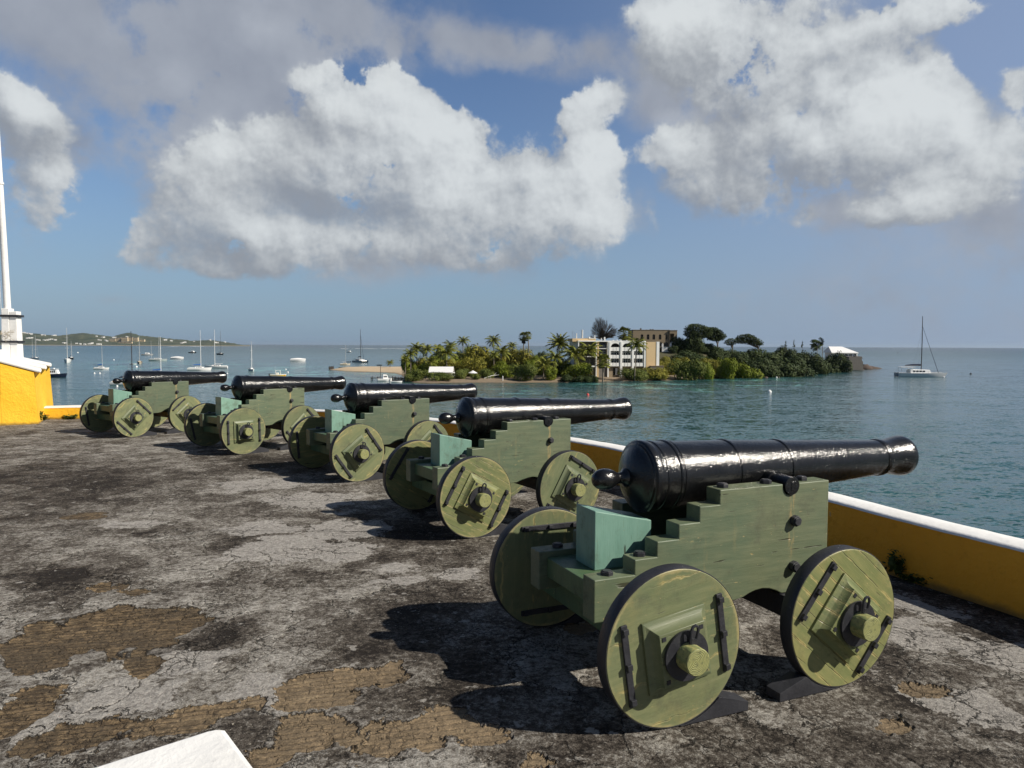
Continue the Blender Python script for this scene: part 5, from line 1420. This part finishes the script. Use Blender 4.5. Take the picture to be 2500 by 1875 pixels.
def shed():
    Y = 250.0; k = Y / FPX / 4.254; P = ony(*c1(290, 632), Y); gz = ground(P.x, Y)
    t = thing('beach_shed', 'low white roofed beach shed behind the shore bushes', 'shed', (P.x, Y, gz - .3), 0)
    L = 245 * k; h0 = P.z - gz + .3; h1 = h0 + 50 * k
    b = MB(); b.box(.4, L + .4, .4, 5.4, 0, h0 - .1); b.build('wall', HOTW, t, None)
    b = MB(); b.prism([(-.3, h0 - .15), (3, h1), (6.2, h0 - .15), (6.2, h0), (3, h1 + .18), (-.3, h0)], -.3, L, 'x'); b.build('roof', ROOFW, t, None)
shed()
def parasol():
    Y = 248.0; k = Y / FPX / 4.254; P = ony(*c1(742, 640), Y); gz = ground(P.x, Y)
    t = thing('parasol', 'white beach parasol behind the small shore bush', 'parasol', (P.x, Y, gz), 0)
    h = P.z - gz; b = MB(); b.cyl((0, 0, -.2), (0, 0, h + .8), .06, .05, 8); b.build('pole', HOTW, t)
    b = MB(); b.lathe([(h - .1, 50 * k), (h + .0, 50 * k), (h + 25 * k, .1), (h + 25 * k + .1, .02)], 10, 'z'); b.build('canopy', ROOFW, t, None)
parasol()
def driftwood():
    Y = 246.0; a = ony(*c1(1018, 648), Y); c = ony(*c1(862, 695), Y - 1)
    t = thing('driftwood_branch', 'bleached driftwood branch leaning on the shore bushes', 'branch', c, 0)
    d = a - c; b = MB(); pts = [d * q + Vector((0, 0, .35 * sin(q * 5) * q)) for q in (0, .25, .5, .75, 1)]
    b.tube([tuple(p) for p in pts], [.16, .13, .11, .08, .05], 6); b.build('limb', HOTW, t)
    for q, e in ((.35, (.6, .3, -.9)), (.6, (1.0, 0, 1.0)), (.2, (.8, -.2, -.5))):
        b = MB(); p = d * q; b.tube([tuple(p), tuple(p + Vector(e))], [.08, .04], 5); b.build('side_twig', HOTW, t)
driftwood()
def post(px, ytop, ybot, Y, r_, mat, label, name='post', cat='post'):
    p = ony(px, ybot, Y); q = ony(px, ytop, Y); b = MB()
    gz = max(SEA - .5, ground(p.x, Y)) - .4
    b.tube([(0, 0, gz - p.z), (0, 0, (q.z - p.z) * .97), (0, 0, q.z - p.z)], [r_, r_ * .95, r_ * .6], 8)
    o = b.build(name, mat, None); o.location = p; tag(o, label, cat)
x, y = c1(1052, 672); post(x, y, c1(1052, 735)[1], 241.5, .16, HOTW, 'short white marker post on the shore below the olive trees')
post(929, 893, 928, 256, .09, DARKW, 'thin dark mooring post standing at the dock boat')
post(982, 896, 934, 250, .08, DARKW, 'thin dark pole at the fence by the dock bush')
def dock():
    p = onz(914.5, 929, SEA)
    t = thing('dock', 'small dark wooden dock left of the white dock boat', 'dock', p, 0)
    b = MB()
    for i in range(8): b.box(-1.3 + i * .33, -1.0 + i * .33, -.4, 2.6, .75, .85)
    b.build('deck', DARKW, t, None)
    for x in (-1.1, 1.1):
        for y in (-.2, 2.3):
            b = MB(); b.cyl((x, y, -1), (x, y, 1.3), .14, .12, 8); b.build('pile', DARKW, t)
dock()
def paling(x0, y0, x1, y1, Y0, Y1, h, n_, label, mat, name='fence', cat='fence', gap=.5):
    a, c = ony(x0, y0, Y0), ony(x1, y1, Y1); d = c - a
    t = thing(name, label, cat, a, 0)
    b = MB()
    ang = atan2(d.y, d.x); L = sqrt(d.x ** 2 + d.y ** 2); M = Matrix.Rotation(ang, 4, 'Z')
    rnd = random.Random(n_)
    for i in range(n_):
        s = L * i / n_; dz = d.z * i / n_
        b.box(s, s + L / n_ * gap, -.05, .05, dz - .6, dz + h * rnd.uniform(.85, 1.05), M)
    b.box(0, L, .055, .12, h * .25, h * .36, M); b.box(0, L, .055, .12, h * .7, h * .8, M)
    b.build('boards', mat, t, None)
    for i in range(0, n_ + 1, max(1, n_ // 6)):
        b = MB(); b.box(L * i / n_ - .09, L * i / n_ + .09, .125, .3, -.8 + d.z * i / n_, h * 1.12 + d.z * i / n_, M); b.build('fence_post', mat, t, None)
paling(957, 932, 1004, 937, 246, 242, 1.7, 26, 'dark slatted fence on the shore between the dock and the first bush', DARKW)
paling(827, 902.5, 946, 902.5, 382, 380, 1.3, 60, 'long low plank breakwater along the back of the sandbar', WOODG, 'breakwater', 'breakwater', .93)
paling(804, 904.5, 815, 903.5, 360, 364, 1.8, 7, 'short dark timber baffle at the tip of the sandbar', DARKW, 'breakwater', 'breakwater', .95)

# ------------------------------------------------------------------ boats
GEL = material('white_gelcoat', (.82, .82, .80), .35)
CREAM = material('cream_gelcoat', (.62, .55, .42), .4)
NAVY = material('navy_hull_paint', (.010, .016, .035), .3)
DKGREY = material('dark_hull_paint', (.03, .032, .035), .4)
YEL = material('yellow_hull_paint', (.75, .52, .02), .4)
GREYH = material('light_grey_hull_paint', (.40, .41, .41), .45)
BLUEC = material('blue_sail_cover', (.02, .12, .38), .7)
NAVYC = material('navy_sail_cover', (.012, .018, .05), .8)
ALU = material('mast_aluminium', (.62, .62, .60), .35, Metallic=.3)
DKMAST = material('dark_mast', (.05, .045, .045), .5)
REDP = material('red_paint', (.55, .05, .03), .5)
ORANGE = material('orange_float', (.75, .22, .03), .5)
def hull_rings(L, Bm, F, y0=0.0, deep=.35, tr=.75):
    rings = []
    for i in range(9):
        t = i / 8; x = -L / 2 + L * t
        w = Bm / 2 * (tr + (1 - tr) * sin(min(1, t / .45) * pi / 2)) if t < .45 else Bm / 2 * max(.02, (1 - ((t - .45) / .55) ** 2.2))
        sh = F * (1 + .28 * max(0, t - .4) ** 1.4 / .5 + .06 * (1 - t))
        rk = .06 * L * (t ** 6)
        rings.append([(x + rk, y0 - w, sh), (x + rk * .5, y0 - w * .93, sh * .45), (x, y0 - w * .72, -.05), (x - .0, y0, -deep * (1 - .7 * t)), (x, y0 + w * .72, -.05), (x + rk * .5, y0 + w * .93, sh * .45), (x + rk, y0 + w, sh)])
    return rings
def hull(parent, L, Bm, F, mat, y0=0.0, stripe=None, tr=.75, name='hull'):
    b = MB(); r_ = hull_rings(L, Bm, F, y0, tr=tr); b.loft(r_)
    h = b.build(name, mat, parent, 50)
    if stripe is not None:
        b = MB()
        for s in (0, 6):
            pts = [Vector(q[s]) for q in r_]
            vs = []
            for p in pts:
                o = Vector((0, -.02 if s == 0 else .02, 0)); vs += [p + o - Vector((0, 0, F * .32)), p + o + Vector((0, 0, .02))]
            b.add(vs, [(2 * i, 2 * i + 2, 2 * i + 3, 2 * i + 1) for i in range(len(pts) - 1)])
        b.build('sheer_stripe', stripe, h, None)
    return h
def cabin(parent, x0, x1, w, z0, h, mat, wins=3, name='cabin'):
    b = MB(); a = .25
    b.loft([[(x0, -w / 2, z0), (x1, -w / 2 * .85, z0), (x1, w / 2 * .85, z0), (x0, w / 2, z0)], [(x0 + a * .3, -w / 2 * .92, z0 + h * .9), (x1 - a * 1.6, -w / 2 * .76, z0 + h * .8), (x1 - a * 1.6, w / 2 * .76, z0 + h * .8), (x0 + a * .3, w / 2 * .92, z0 + h * .9)], [(x0 + a * .6, -w / 2 * .8, z0 + h), (x1 - a * 2.2, -w / 2 * .66, z0 + h * .9), (x1 - a * 2.2, w / 2 * .66, z0 + h * .9), (x0 + a * .6, w / 2 * .8, z0 + h)]])
    c = b.build(name, mat, parent, 30)
    for i in range(wins):
        for s in (-1, 1):
            b = MB(); u0 = x0 + (x1 - x0) * (.12 + .62 * i / wins); u1 = u0 + (x1 - x0) * .62 / wins * .75
            yy = lambda u, q: s * (w / 2 * (1 - .15 * (u - x0) / (x1 - x0)) * (1 - .08 * q) + .015)
            b.add([(u0, yy(u0, .4), z0 + h * .35), (u1, yy(u1, .4), z0 + h * .35), (u1, yy(u1, .9), z0 + h * .72), (u0, yy(u0, .9), z0 + h * .72)], [(0, 1, 2, 3)])
            b.build('window', GLASS, c, None)
    return c
def rig(parent, x, z, H, L, F, mat=ALU, cover=None, r_=.11, spread=True, boom=True, xb=None, stays=True, name='mast'):
    b = MB(); b.tube([(x, 0, z), (x, 0, z + H * .6), (x - H * .004, 0, z + H)], [r_, r_ * .9, r_ * .6], 8); m = b.build(name, mat, parent)
    if spread:
        b = MB()
        for q in ((.36, .68) if H > 11 else (.55,)): b.cyl((x, -.09 * H * .6, z + H * q), (x, .09 * H * .6, z + H * q), r_ * .35, r_ * .35, 5)
        b.build('spreaders', mat, m)
    if boom:
        bl = L * .36; b = MB(); b.cyl((x, 0, z + 1.3), (x - bl, 0, z + 1.25), .08, .07, 6); b.build('boom', mat, parent)
        if cover:
            b = MB(); b.tube([(x - .05, 0, z + 1.65), (x - bl * .3, 0, z + 1.55), (x - bl * .8, 0, z + 1.45), (x - bl, 0, z + 1.35)], [.30, .27, .2, .08], 8); b.build('sail_cover', cover, parent, 60)
    if stays:
        b = MB(); xf = L / 2 if xb is None else xb
        for (p, q) in (((xf, 0, F * 1.2), (x, 0, z + H * .96)), ((-L / 2, 0, F), (x, 0, z + H)), ((x - .2, L * .13, F), (x, 0, z + H * .9)), ((x - .2, -L * .13, F), (x, 0, z + H * .9))):
            b.cyl(p, q, .022, .022, 4, False)
        b.build('rigging', GREYM, parent)
    return m
def pulpit(parent, L, Bm, F):
    b = MB(); r_ = hull_rings(L, Bm, F)
    for s in (0, 6):
        pts = [Vector(r_[i][s]) for i in range(1, 9)]
        b.tube([tuple(p + Vector((0, 0, .6))) for p in pts], .02, 4)
        for p in pts: b.cyl(tuple(p), tuple(p + Vector((0, 0, .6))), .02, .02, 4)
    b.build('guard_rail', GREYM, parent)
def boat(px, py, head, label, cat='sailboat', name='sailboat'):
    p = onz(px, py, SEA)
    return thing(name, label, cat, p, R(head), 'boats moored in the harbour')
def mast_h(px, ytop, t): return ony(px, ytop, t.location.y).z - SEA
# sailing boats: waterline pixel, heading, length, hull paint, mast top pixel ...
def sloop(px, py, head, L, ytop, label, mat=GEL, mmat=ALU, cover=BLUEC, stripe=None, mizzen=None, F=None, wins=3, mx=.08, r_=.12):
    t = boat(px, py, head, label); Bm = L * .31; F = F or L * .105
    hull(t, L, Bm, F, mat, 0, stripe); cabin(t, -L * .18, L * .24, Bm * .62, F * .95, .55 + L * .012, GEL if mat is not CREAM else CREAM, wins)
    H = mast_h(px, ytop, t) - F
    rig(t, L * mx, F, H, L, F, mmat, cover, r_)
    if mizzen: rig(t, -L * .36, F, H * mizzen, L * .5, F, mmat, None, r_ * .8, True, False, None, False, 'mizzen_mast')
    pulpit(t, L, Bm, F)
    b = MB(); b.box(-L * .45, -L * .2, -Bm * .28, Bm * .28, F * .9, F + .25); b.build('cockpit_coaming', GEL, t, None)
    return t
sloop(86, 877, -30, 10, 817, 'twin masted sailboat half hidden behind the white cap of the bastion', mizzen=.82, cover=None)
sloop(165, 885, -62, 13, 800, 'large white ketch seen end-on, tall mast with two spreaders', mizzen=.0, cover=None, F=1.9, r_=.17)
sloop(174, 877, -50, 11, 833, 'dark hulled sailboat close behind the large white ketch', DKGREY, cover=NAVYC)
sloop(247, 901.5, 14, 6.4, 843, 'small white sloop with a blue sail cover, alone at left', GEL, cover=BLUEC, r_=.10)
sloop(316, 941, 12, 10, 808.5, 'white sailboat with a tall dark mast hidden behind the farthest cannon', GEL, DKMAST, cover=NAVYC, r_=.13)
sloop(341, 887.4, -65, 9.5, 820.7, 'cream sailboat with brown stripe right of the tall dark mast', CREAM, cover=NAVYC, stripe=varied('varnished_wood', (.16, .08, .03), .5, .2, 2))
sloop(385, 881, 12, 11.5, 820.7, 'grey ketch with two masts above the farthest cannon', GREYH, cover=None, mizzen=.8)
sloop(388, 919, 14, 9, 822, 'sailboat with a white mast and bright blue sail cover behind the farthest barrel', GEL, GEL, BLUEC, r_=.11)
sloop(486, 904, 22, 10, 806, 'white sloop with tall mast and blue cover, left of the pair beyond the far muzzle', GEL, GEL, BLUEC)
sloop(529, 898.8, 190, 10.5, 804.4, 'white sailboat with a grey bimini, right of the pair beyond the far muzzle', GEL, GEL, None)
sloop(538, 866, -40, 13, 806, 'dark yacht behind the white sailboat with the bimini', DKGREY, DKMAST, NAVYC, r_=.14)
sloop(614, 905.6, -60, 7.5, 833.4, 'small white sloop with red at the mast foot, alone beyond the second cannon', GEL, GEL, None)
sloop(842, 890.7, 18, 6.0, 842, 'little beige sailboat left of the grey catamaran', CREAM, ALU, None, r_=.09)
def powerboat(px, py, head, L, label, mat=GEL, cab=None, cover=False, cat='motorboat', stripe=None, F=None, roof=False):
    t = boat(px, py, head, label, cat, 'motorboat'); Bm = L * .34; F = F or L * .12
    hull(t, L, Bm, F, mat, 0, stripe, tr=.9)
    if cover:
        b = MB(); r_ = hull_rings(L * .94, Bm * .9, F, tr=.9); rings = []
        for i, q in enumerate(r_):
            hgt = .55 + .5 * sin(pi * min(1, max(0, (i - .5) / 7)))
            rings.append([(q[0][0], q[0][1], F * .98), (q[0][0], q[0][1] * .75, F + hgt * .7), (q[0][0], 0, F + hgt), (q[0][0], -q[0][1] * .75, F + hgt * .7), (q[0][0], -q[0][1], F * .98)])
        b.loft(rings); b.build('boat_cover', ROOFW, t, 60)
    if cab: cabin(t, -L * .15, L * .22, Bm * .72, F * .95, cab, GEL, 3)
    if roof:
        b = MB(); b.box(-L * .22, L * .12, -Bm * .36, Bm * .36, F + cab + .55, F + cab + .66); rf = b.build('hard_top', GEL, t, None, .03)
        for (x, y) in ((-L * .2, -Bm * .33), (-L * .2, Bm * .33), (L * .1, -Bm * .3), (L * .1, Bm * .3)):
            b = MB(); b.cyl((x, y, F * .9), (x, y, F + cab + .55), .035, .035, 6); b.build('roof_post', GREYM, t)
    return t
powerboat(432.5, 876.6, 5, 9.6, 'white motorboat under a fitted cover, left of the mast pair', GEL, None, True)
powerboat(359, 867.5, 10, 11, 'grey motor yacht far behind the two masted ketch', GREYH, 1.6, F=1.3)
powerboat(470, 862, -15, 11, 'dark motor yacht far out behind the white sloop', DKGREY, 2.0, F=1.2)
powerboat(727, 882.5, 8, 10.3, 'white motor launch under a grey cover, alone in open water', GEL, None, True, F=1.5)
powerboat(853, 860.6, -20, 9, 'tiny white fishing boat far out at the reef', GEL, 1.8, F=1.1)
t = powerboat(132, 921, 6, 8.0, 'white cabin launch with a navy hull emerging behind the bastion', NAVY, 1.75, F=1.15)
b = MB(); b.box(-1.6, 1.3, -1.05, 1.05, 1.15 + 1.72, 1.15 + 1.84); b.build('cabin_roof', GEL, t, None, .03)
b = MB(); b.lathe([(0, .25), (.2, .28), (.35, .16), (.42, .02)], 12, 'z', (.1, 0, 2.98)); b.build('radar_dome', GEL, t)
t = powerboat(678.5, 919.5, 9, 5.6, 'small yellow and white motorboat with a frame top just above the second barrel', YEL, None, F=.78, stripe=GEL)
b = MB()
for (x, y) in ((-.9, -.7), (-.9, .7), (1.0, -.6), (1.0, .6)): b.cyl((x, y, .7), (x + (.15 if x < 0 else -.15), y * .9, 2.35), .05, .05, 6)
b.tube([(-.75, -.63, 2.35), (.85, -.54, 2.35), (.85, .54, 2.35), (-.75, .63, 2.35), (-.75, -.63, 2.35)], .05, 6); b.build('frame_top', GEL, t)
b = MB(); b.box(-.6, .3, -.5, .5, .6, 1.5); b.build('console', GEL, t, None, .04)
b = MB(); b.cyl((-1.0, 0, 1.5), (-1.0, 0, 4.0), .03, .02, 5); b.build('antenna', GEL, t)
b = MB(); b.box(-3.3, -2.7, -.2, .2, .2, 1.2); b.build('outboard_motor', DKGREY, t, None, .05)
b = MB(); b.lathe([(0, .02), (.1, .2), (.4, .2), (.5, .02)], 10, 'z', (2.6, -.9, .3)); b.build('orange_float', ORANGE, t)
t = powerboat(940, 930, 20, 5.2, 'small white motorboat moored at the dock', GEL, 1.5, F=.75)
def skiff(px, py, head, L, label, mat):
    t = boat(px, py, head, label, 'dinghy', 'dinghy'); hull(t, L, L * .42, L * .13, mat, 0, None, .9)
    b = MB(); b.box(-L * .1, 0, -L * .17, L * .17, L * .10, L * .135); b.build('thwart', WOODG, t, None)
skiff(325, 890, 3, 3.6, 'flat white tender behind the tall dark mast', GEL)
skiff(926, 892, 5, 3.0, 'dark dinghy off the sandbar breakwater', DKGREY)
skiff(852, 884, -10, 3.2, 'grey dinghy tied behind the grey catamaran', GREYH)
skiff(968, 934, 10, 3.4, 'small white skiff drawn up beside the dark fence', GEL)
def catamaran(px, py, head, L, ytop, label, mmat, cover, hmat=GEL, mlean=0):
    t = boat(px, py, head, label, 'catamaran', 'catamaran'); Bm = L * .52; F = L * .082
    for s in (-1, 1): hull(t, L, L * .14, F, hmat, s * Bm * .38, None, .8)
    b = MB(); b.box(-L * .42, L * .22, -Bm * .36, Bm * .36, F * .55, F * 1.02); b.build('bridge_deck', hmat, t, None, .08)
    b = MB(); b.box(L * .22, L * .41, -Bm * .36, Bm * .36, F * .92, F * .98); b.build('trampoline', DKGREY, t, None)
    b = MB(); b.cyl((L * .42, -Bm * .38, F), (L * .42, Bm * .38, F), .12, .12, 8); b.build('crossbeam', ALU, t)
    cabin(t, -L * .24, L * .22, Bm * .74, F, L * .090, hmat, 4)
    b = MB(); b.box(-L * .44, -L * .12, -Bm * .33, Bm * .33, F + L * .135, F + L * .145); b.build('bimini', hmat, t, None, .04)
    for (x, y) in ((-L * .43, -Bm * .3), (-L * .43, Bm * .3), (-L * .2, -Bm * .32), (-L * .2, Bm * .32)):
        b = MB(); b.cyl((x, y, F), (x, y, F + L * .135), .07, .07, 6); b.build('bimini_post', hmat, t)
    H = mast_h(px, ytop, t) - F
    x = L * .04; b = MB(); b.tube([(x, 0, F), (x, 0, F + H * .6), (x - .15, 0, F + H)], [.19, .17, .12], 8); b.build('mast', mmat, t)
    b = MB(); b.cyl((x - .3, 0, F + L * .15 + .5), (x - L * .36, 0, F + L * .15 + .4), .12, .1, 6); b.build('boom', ALU, t)
    b = MB(); b.tube([(x - .3, 0, F + L * .15 + .8), (x - L * .2, 0, F + L * .15 + .8), (x - L * .36, 0, F + L * .15 + .6)], [.4, .36, .16], 8); b.build('sail_cover', cover, t, 60)
    b = MB(); b.cyl((L * .42, 0, F + .1), (x, 0, F + H * .82), .10, .06, 6); b.build('furled_jib', NAVYC if mmat is DKMAST else DKGREY, t)
    b = MB()
    for s in (-1, 1): b.cyl((-L * .1, s * Bm * .4, F), (x, 0, F + H * .82), .025, .025, 4, False)
    b.build('shrouds', GREYM, t)
    b = MB(); r_ = hull_rings(L, L * .14, F, Bm * .38)
    for s, o in ((6, 0), (0, -Bm * .76)):
        pts = [Vector(r_[i][s]) + Vector((0, o, 0)) for i in range(1, 9)]
        b.tube([tuple(p + Vector((0, 0, .65))) for p in pts], .022, 4)
        for p in pts: b.cyl(tuple(p), tuple(p + Vector((0, 0, .65))), .022, .022, 4)
    b.build('guard_rail', GREYM, t)
    return t
t = catamaran(2244, 919, -14, 17.2, 772, 'large white catamaran with a tall dark mast at right of the island', DKMAST, NAVYC)
catamaran(880, 884.5, -52, 13, 804, 'light grey catamaran seen from the bows, left of the island', DKMAST, DKGREY, GREYH)
def buoy(px, py, r_, mat, label):
    p = onz(px, py, SEA); b = MB()
    b.lathe([(-r_ * .6, .02), (-r_ * .4, r_ * .7), (0, r_), (r_ * .5, r_ * .85), (r_ * .9, r_ * .35), (r_ * 1.15, r_ * .12), (r_ * 1.3, .01)], 14, 'z')
    o = b.build('buoy', mat, None); o.location = p; tag(o, label, 'buoy', 'mooring buoys')
for a in [(1434.8, 964, .38, REDP, 'small red buoy in the channel above the second nearest cannon'), (1879, 957, .55, GEL, 'white buoy in open water below the mangrove shore'),
          (2304, 921, .40, GEL, 'white mooring buoy at the bow of the large white catamaran'), (333.5, 896, .55, GEL, 'white buoy left of the tall dark mast dinghy'),
          (190, 861.5, 1.0, GEL, 'white buoy far out right of the large ketch'), (230.6, 911.5, .35, GEL, 'left white float below the small blue covered sloop'),
          (243.7, 911.5, .35, GEL, 'right white float below the small blue covered sloop'), (286, 943, .30, GEL, 'white buoy beside the knob of the farthest cannon'),
          (2370, 913.5, .55, DKGREY, 'dark float right of the large white catamaran'), (2191.7, 862, 1.3, DKGREY, 'dark float far out on the right horizon'), (555, 912, .3, GEL, 'white float beyond the muzzle of the farthest cannon'),
          (698, 902, .35, GEL, 'upper white float right of the yellow boat'), (703, 909, .35, GEL, 'lower white float right of the yellow boat'), (278, 879, .5, GEL, 'white float far behind the small blue covered sloop')]: buoy(*a)

# ------------------------------------------------------------------ yellow bastion, flagstaff and near wall
def bastion():
    A = onz(98.8, 1035, 0); A = Vector((A.x, A.y, 0)); d = (A - Vector((*onz(0, 1039.4, 0).xy, 0))).normalized(); n_ = Vector((-d.y, d.x, 0))
    t = thing('bastion', 'sunlit yellow bastion block with a stepped white top at the far left', 'bastion', A, atan2(d.y, d.x))
    # local x along the front face (towards the corner), local y outwards over the sea
    def slab(name, mat, poly, y0, y1, bev=.02):
        b = MB(); b.prism(poly, y0, y1, 'y'); return b.build(name, mat, t, None, bev)
    slab('front_block', YELLOW, [(-.66, -.2), (-.02, -.2), (-.09, 1.07), (-.66, 1.27)], 0, 2.4, .01)
    slab('left_block', YELLOW, [(-9, -.2), (-.655, -.2), (-.655, 1.06), (-9, 1.06)], .004, 2.4, .01)
    slab('left_upper_wall', YELLOW, [(-9, 1.06), (-.657, 1.06), (-.657, 1.22), (-9, 1.22)], .25, 2.4, .01)
    slab('left_cap', WHITE, [(-9, 1.22), (-.9, 1.22), (-.66, 1.30), (-.66, 1.52), (-1.1, 1.46), (-9, 1.42)], .18, 2.5, .03)
    M = Matrix.Translation(A) @ Matrix.Rotation(atan2(d.y, d.x), 4, 'Z'); Mi = M.inverted()
    L = lambda px, py, Y: Mi @ ony(px, py, Y)
    e0 = L(120.5, 889, 17.3); e1 = L(131, 997, 17.4); ex = e0.x + .09; ey = e0.y
    b = MB()   # end wall, leaning out towards the sea
    b.add([(-.02, 0, -.2), (-.09, 0, 1.07), (ex - .09, ey, 1.14), (e1.x, e1.y, e1.z), (e1.x + .4, e1.y + .5, -10.6), (-.02, 0, -10.6), (-1.2, ey, 1.16), (-1.2, e1.y + .5, -10.6)], [(0, 1, 2, 3), (5, 0, 3, 4), (3, 2, 6, 7, 4)])
    b.build('end_wall', YELLOW, t, None)
    # sloping white courses of the top
    for k in range(3):
        y0 = -.03 + (ey + .08) * k / 3; y1 = -.03 + (ey + .08) * (k + 1) / 3 - .006; dz = (.0, .035, .07)[k]; q = ex * (y0 + y1) / 2 / ey
        slab('roof_course', WHITE, [(-1.0, 1.36 + dz), (-.655, 1.265 + dz), (q - .07, 1.06 + dz), (q, 1.05 + dz), (q - .01, 1.115 + dz), (-.655, 1.335 + dz), (-1.0, 1.46 + dz)], y0, y1, .025)
    slab('ramp', WHITE, [(-1.9, 1.2), (-.75, 1.2), (-.75, 1.40), (-1.02, 1.62), (-1.12, 1.74), (-1.9, 1.74)], .7, 2.3, .03)
    return t
bas = bastion()
def flagstaff():
    Y = 15.7; P = ony(32, 858, Y)
    t = thing('flagpole', 'white flagpole strapped to a white post on the bastion', 'flagpole', P, R(8))
    k = Y / FPX
    H0 = (858 - 754) * k
    b = MB(); b.loft([[(-.175, -.13, -.7), (-.005, -.13, -.7), (-.005, .13, -.7), (-.175, .13, -.7)], [(-.155, -.11, H0), (-.008, -.11, H0), (-.008, .11, H0), (-.155, .11, H0)]]); b.build('pole_sleeve', WHITE, t, None, .008)
    b = MB(); b.loft([[(.0, -.12, -.7), (.165, -.12, -.7), (.165, .12, -.7), (.0, .12, -.7)], [(-.003, -.10, H0 - .06), (.135, -.10, H0 - .06), (.135, .10, H0 - .06), (-.003, .10, H0 - .06)]]); b.build('backing_post', WHITE, t, None, .008)
    for z in (H0 - .17, H0 - .72):
        b = MB(); b.box(-.185, .175, -.135, .135, z, z + .035); b.box(-.187, .177, -.137, .137, z - .012, z - .004); b.build('strap', BLACK, t, None)
    b = MB(); b.tube([(-.085, 0, H0 - .02), (-.125, 0, H0 + 1.6), (-.175, 0, H0 + 3.4), (-.27, 0, H0 + 7.5)], [.068, .062, .055, .035], 20); b.build('pole', WHITE, t)
    b = MB(); b.cyl((-.153, 0, H0 + 2.62), (-.154, 0, H0 + 2.66), .072, .072, 20); b.build('collar', WHITE, t)
    b = MB(); b.tube([(-.19, -.02, H0 - .5), (-.225, -.02, H0 + 1.8), (-.34, -.02, H0 + 7.2)], .006, 5); b.build('halyard', WHITE, t)
    b = MB(); rnd = random.Random(3)
    for i in range(26):
        p = Vector((rnd.uniform(-.2, .02), -.15 + rnd.uniform(-.03, .03), H0 - .58 + rnd.uniform(-.08, .08)))
        q = p + Vector((rnd.uniform(-.15, .18), rnd.uniform(-.04, .02), rnd.uniform(-.06, .06))); b.tube([tuple(p), tuple((p + q) / 2 + Vector((0, 0, .02))), tuple(q)], .004, 4, False)
    b.build('rope_tangle', varied('frayed_rope', (.42, .36, .26), .9, .2, 9), t)
flagstaff()
# near white wall, its top just under the viewer
def near_wall():
    z = .82
    P1 = onz(545, 1767, z); P0 = onz(206, 1875, z); P2 = onz(627, 1875, z)
    d0 = (P0 - P1).normalized(); d2 = (P2 - P1).normalized()
    pts = [P1 + d0 * 3.2] + [P1 + d0 * .035] + [P1 + d0 * .012 + d2 * .004, P1 + d2 * .022] + [P1 + d2 * .06, P1 + d2 * 2.2, P1 + d2 * 2.2 + d0 * 3.2]
    t = thing('low_wall', 'corner of a flat topped white wall in the lower left foreground', 'wall', (P1.x, P1.y, 0), 0)
    q = [((p - P1).x, (p - P1).y) for p in pts]
    a = sum(q[i][0] * q[(i + 1) % len(q)][1] - q[(i + 1) % len(q)][0] * q[i][1] for i in range(len(q)))
    if a < 0: q.reverse()
    b = MB(); b.prism(q, z - .09, z, 'z'); b.build('wall_cap', WHITE, t, None, .014)
    c = Vector((sum(p[0] for p in q) / len(q), sum(p[1] for p in q) / len(q)))
    q2 = [tuple(c + (Vector(p) - c) * .985) for p in q]
    b = MB(); b.prism(q2, 0, z - .0905, 'z'); b.build('wall_body', WHITE, t, None)
near_wall()

# ------------------------------------------------------------------ weeds at the foot of the walls
def weed(pos, w, h, n_leaf, label, seed, leaf=.022):
    rnd = random.Random(seed); t = thing('weed', label, 'weed', pos, 0, 'weeds at the foot of the wall'); b = MB(); s = MB()
    for i in range(9):
        an = rnd.uniform(0, 6.28); r_ = rnd.uniform(.2, 1) * w / 2
        tip = Vector((cos(an) * r_, sin(an) * r_ * .6, h * rnd.uniform(.5, 1)))
        s.tube([(0, 0, 0), tuple(tip * .5 + Vector((0, 0, h * .1))), tuple(tip)], [.004, .003, .002], 4, False)
        for _ in range(n_leaf // 9):
            p = tip * rnd.uniform(.3, 1.05) + Vector((rnd.gauss(0, w * .09), rnd.gauss(0, w * .07), rnd.gauss(0, h * .08)))
            if p.z < .003: p.z = .003 + rnd.random() * .02
            nr = Vector((rnd.gauss(0, .6), rnd.gauss(0, .6), 1)).normalized(); q = Matrix.Rotation(rnd.uniform(0, 6.28), 3, nr) @ nr.orthogonal().normalized(); u = nr.cross(q); l = leaf * rnd.uniform(.6, 1.3)
            b.add([p - q * l, p + u * l * .5, p + q * l, p - u * l * .5], [(0, 1, 2, 3)])
    s.build('stems', LEAF['green'], t); b.build('leaves', WEED, t, None)
WEED = leaf_mat('weed_leaves', (.040, .062, .016), (.070, .090, .026), (.11, .12, .04))
DIRT = varied('dark_soil', (.030, .022, .014), .95, .3, 12)
for (px, py, w, h, n_, lab, sd_) in [
    (2198, 1412, .26, .21, 420, 'leafy dark weed at the foot of the parapet right of the nearest cannon', 1),
    (2232, 1424, .24, .09, 260, 'low weed beside the leafy one at the parapet foot', 2),
    (2272, 1432, .18, .085, 200, 'small spreading weed further right along the parapet foot', 3)]:
    p = onz(px, py, 0); weed((p.x, p.y, .0), w, h, n_, lab, sd_)
for (px, py, w, h, n_, lab, sd_) in [
    (101, 1030, .30, .26, 420, 'tall green weed in the corner between the bastion and the short wall', 4),
    (116, 1025, .45, .13, 300, 'spreading green weed along the short sunlit wall', 5),
    (176, 1022, .45, .11, 240, 'low green weed at the middle of the short sunlit wall', 6)]:
    p = onz(px, py, 0); weed((p.x, p.y - .12, 0), w, h, n_, lab, sd_, .03)
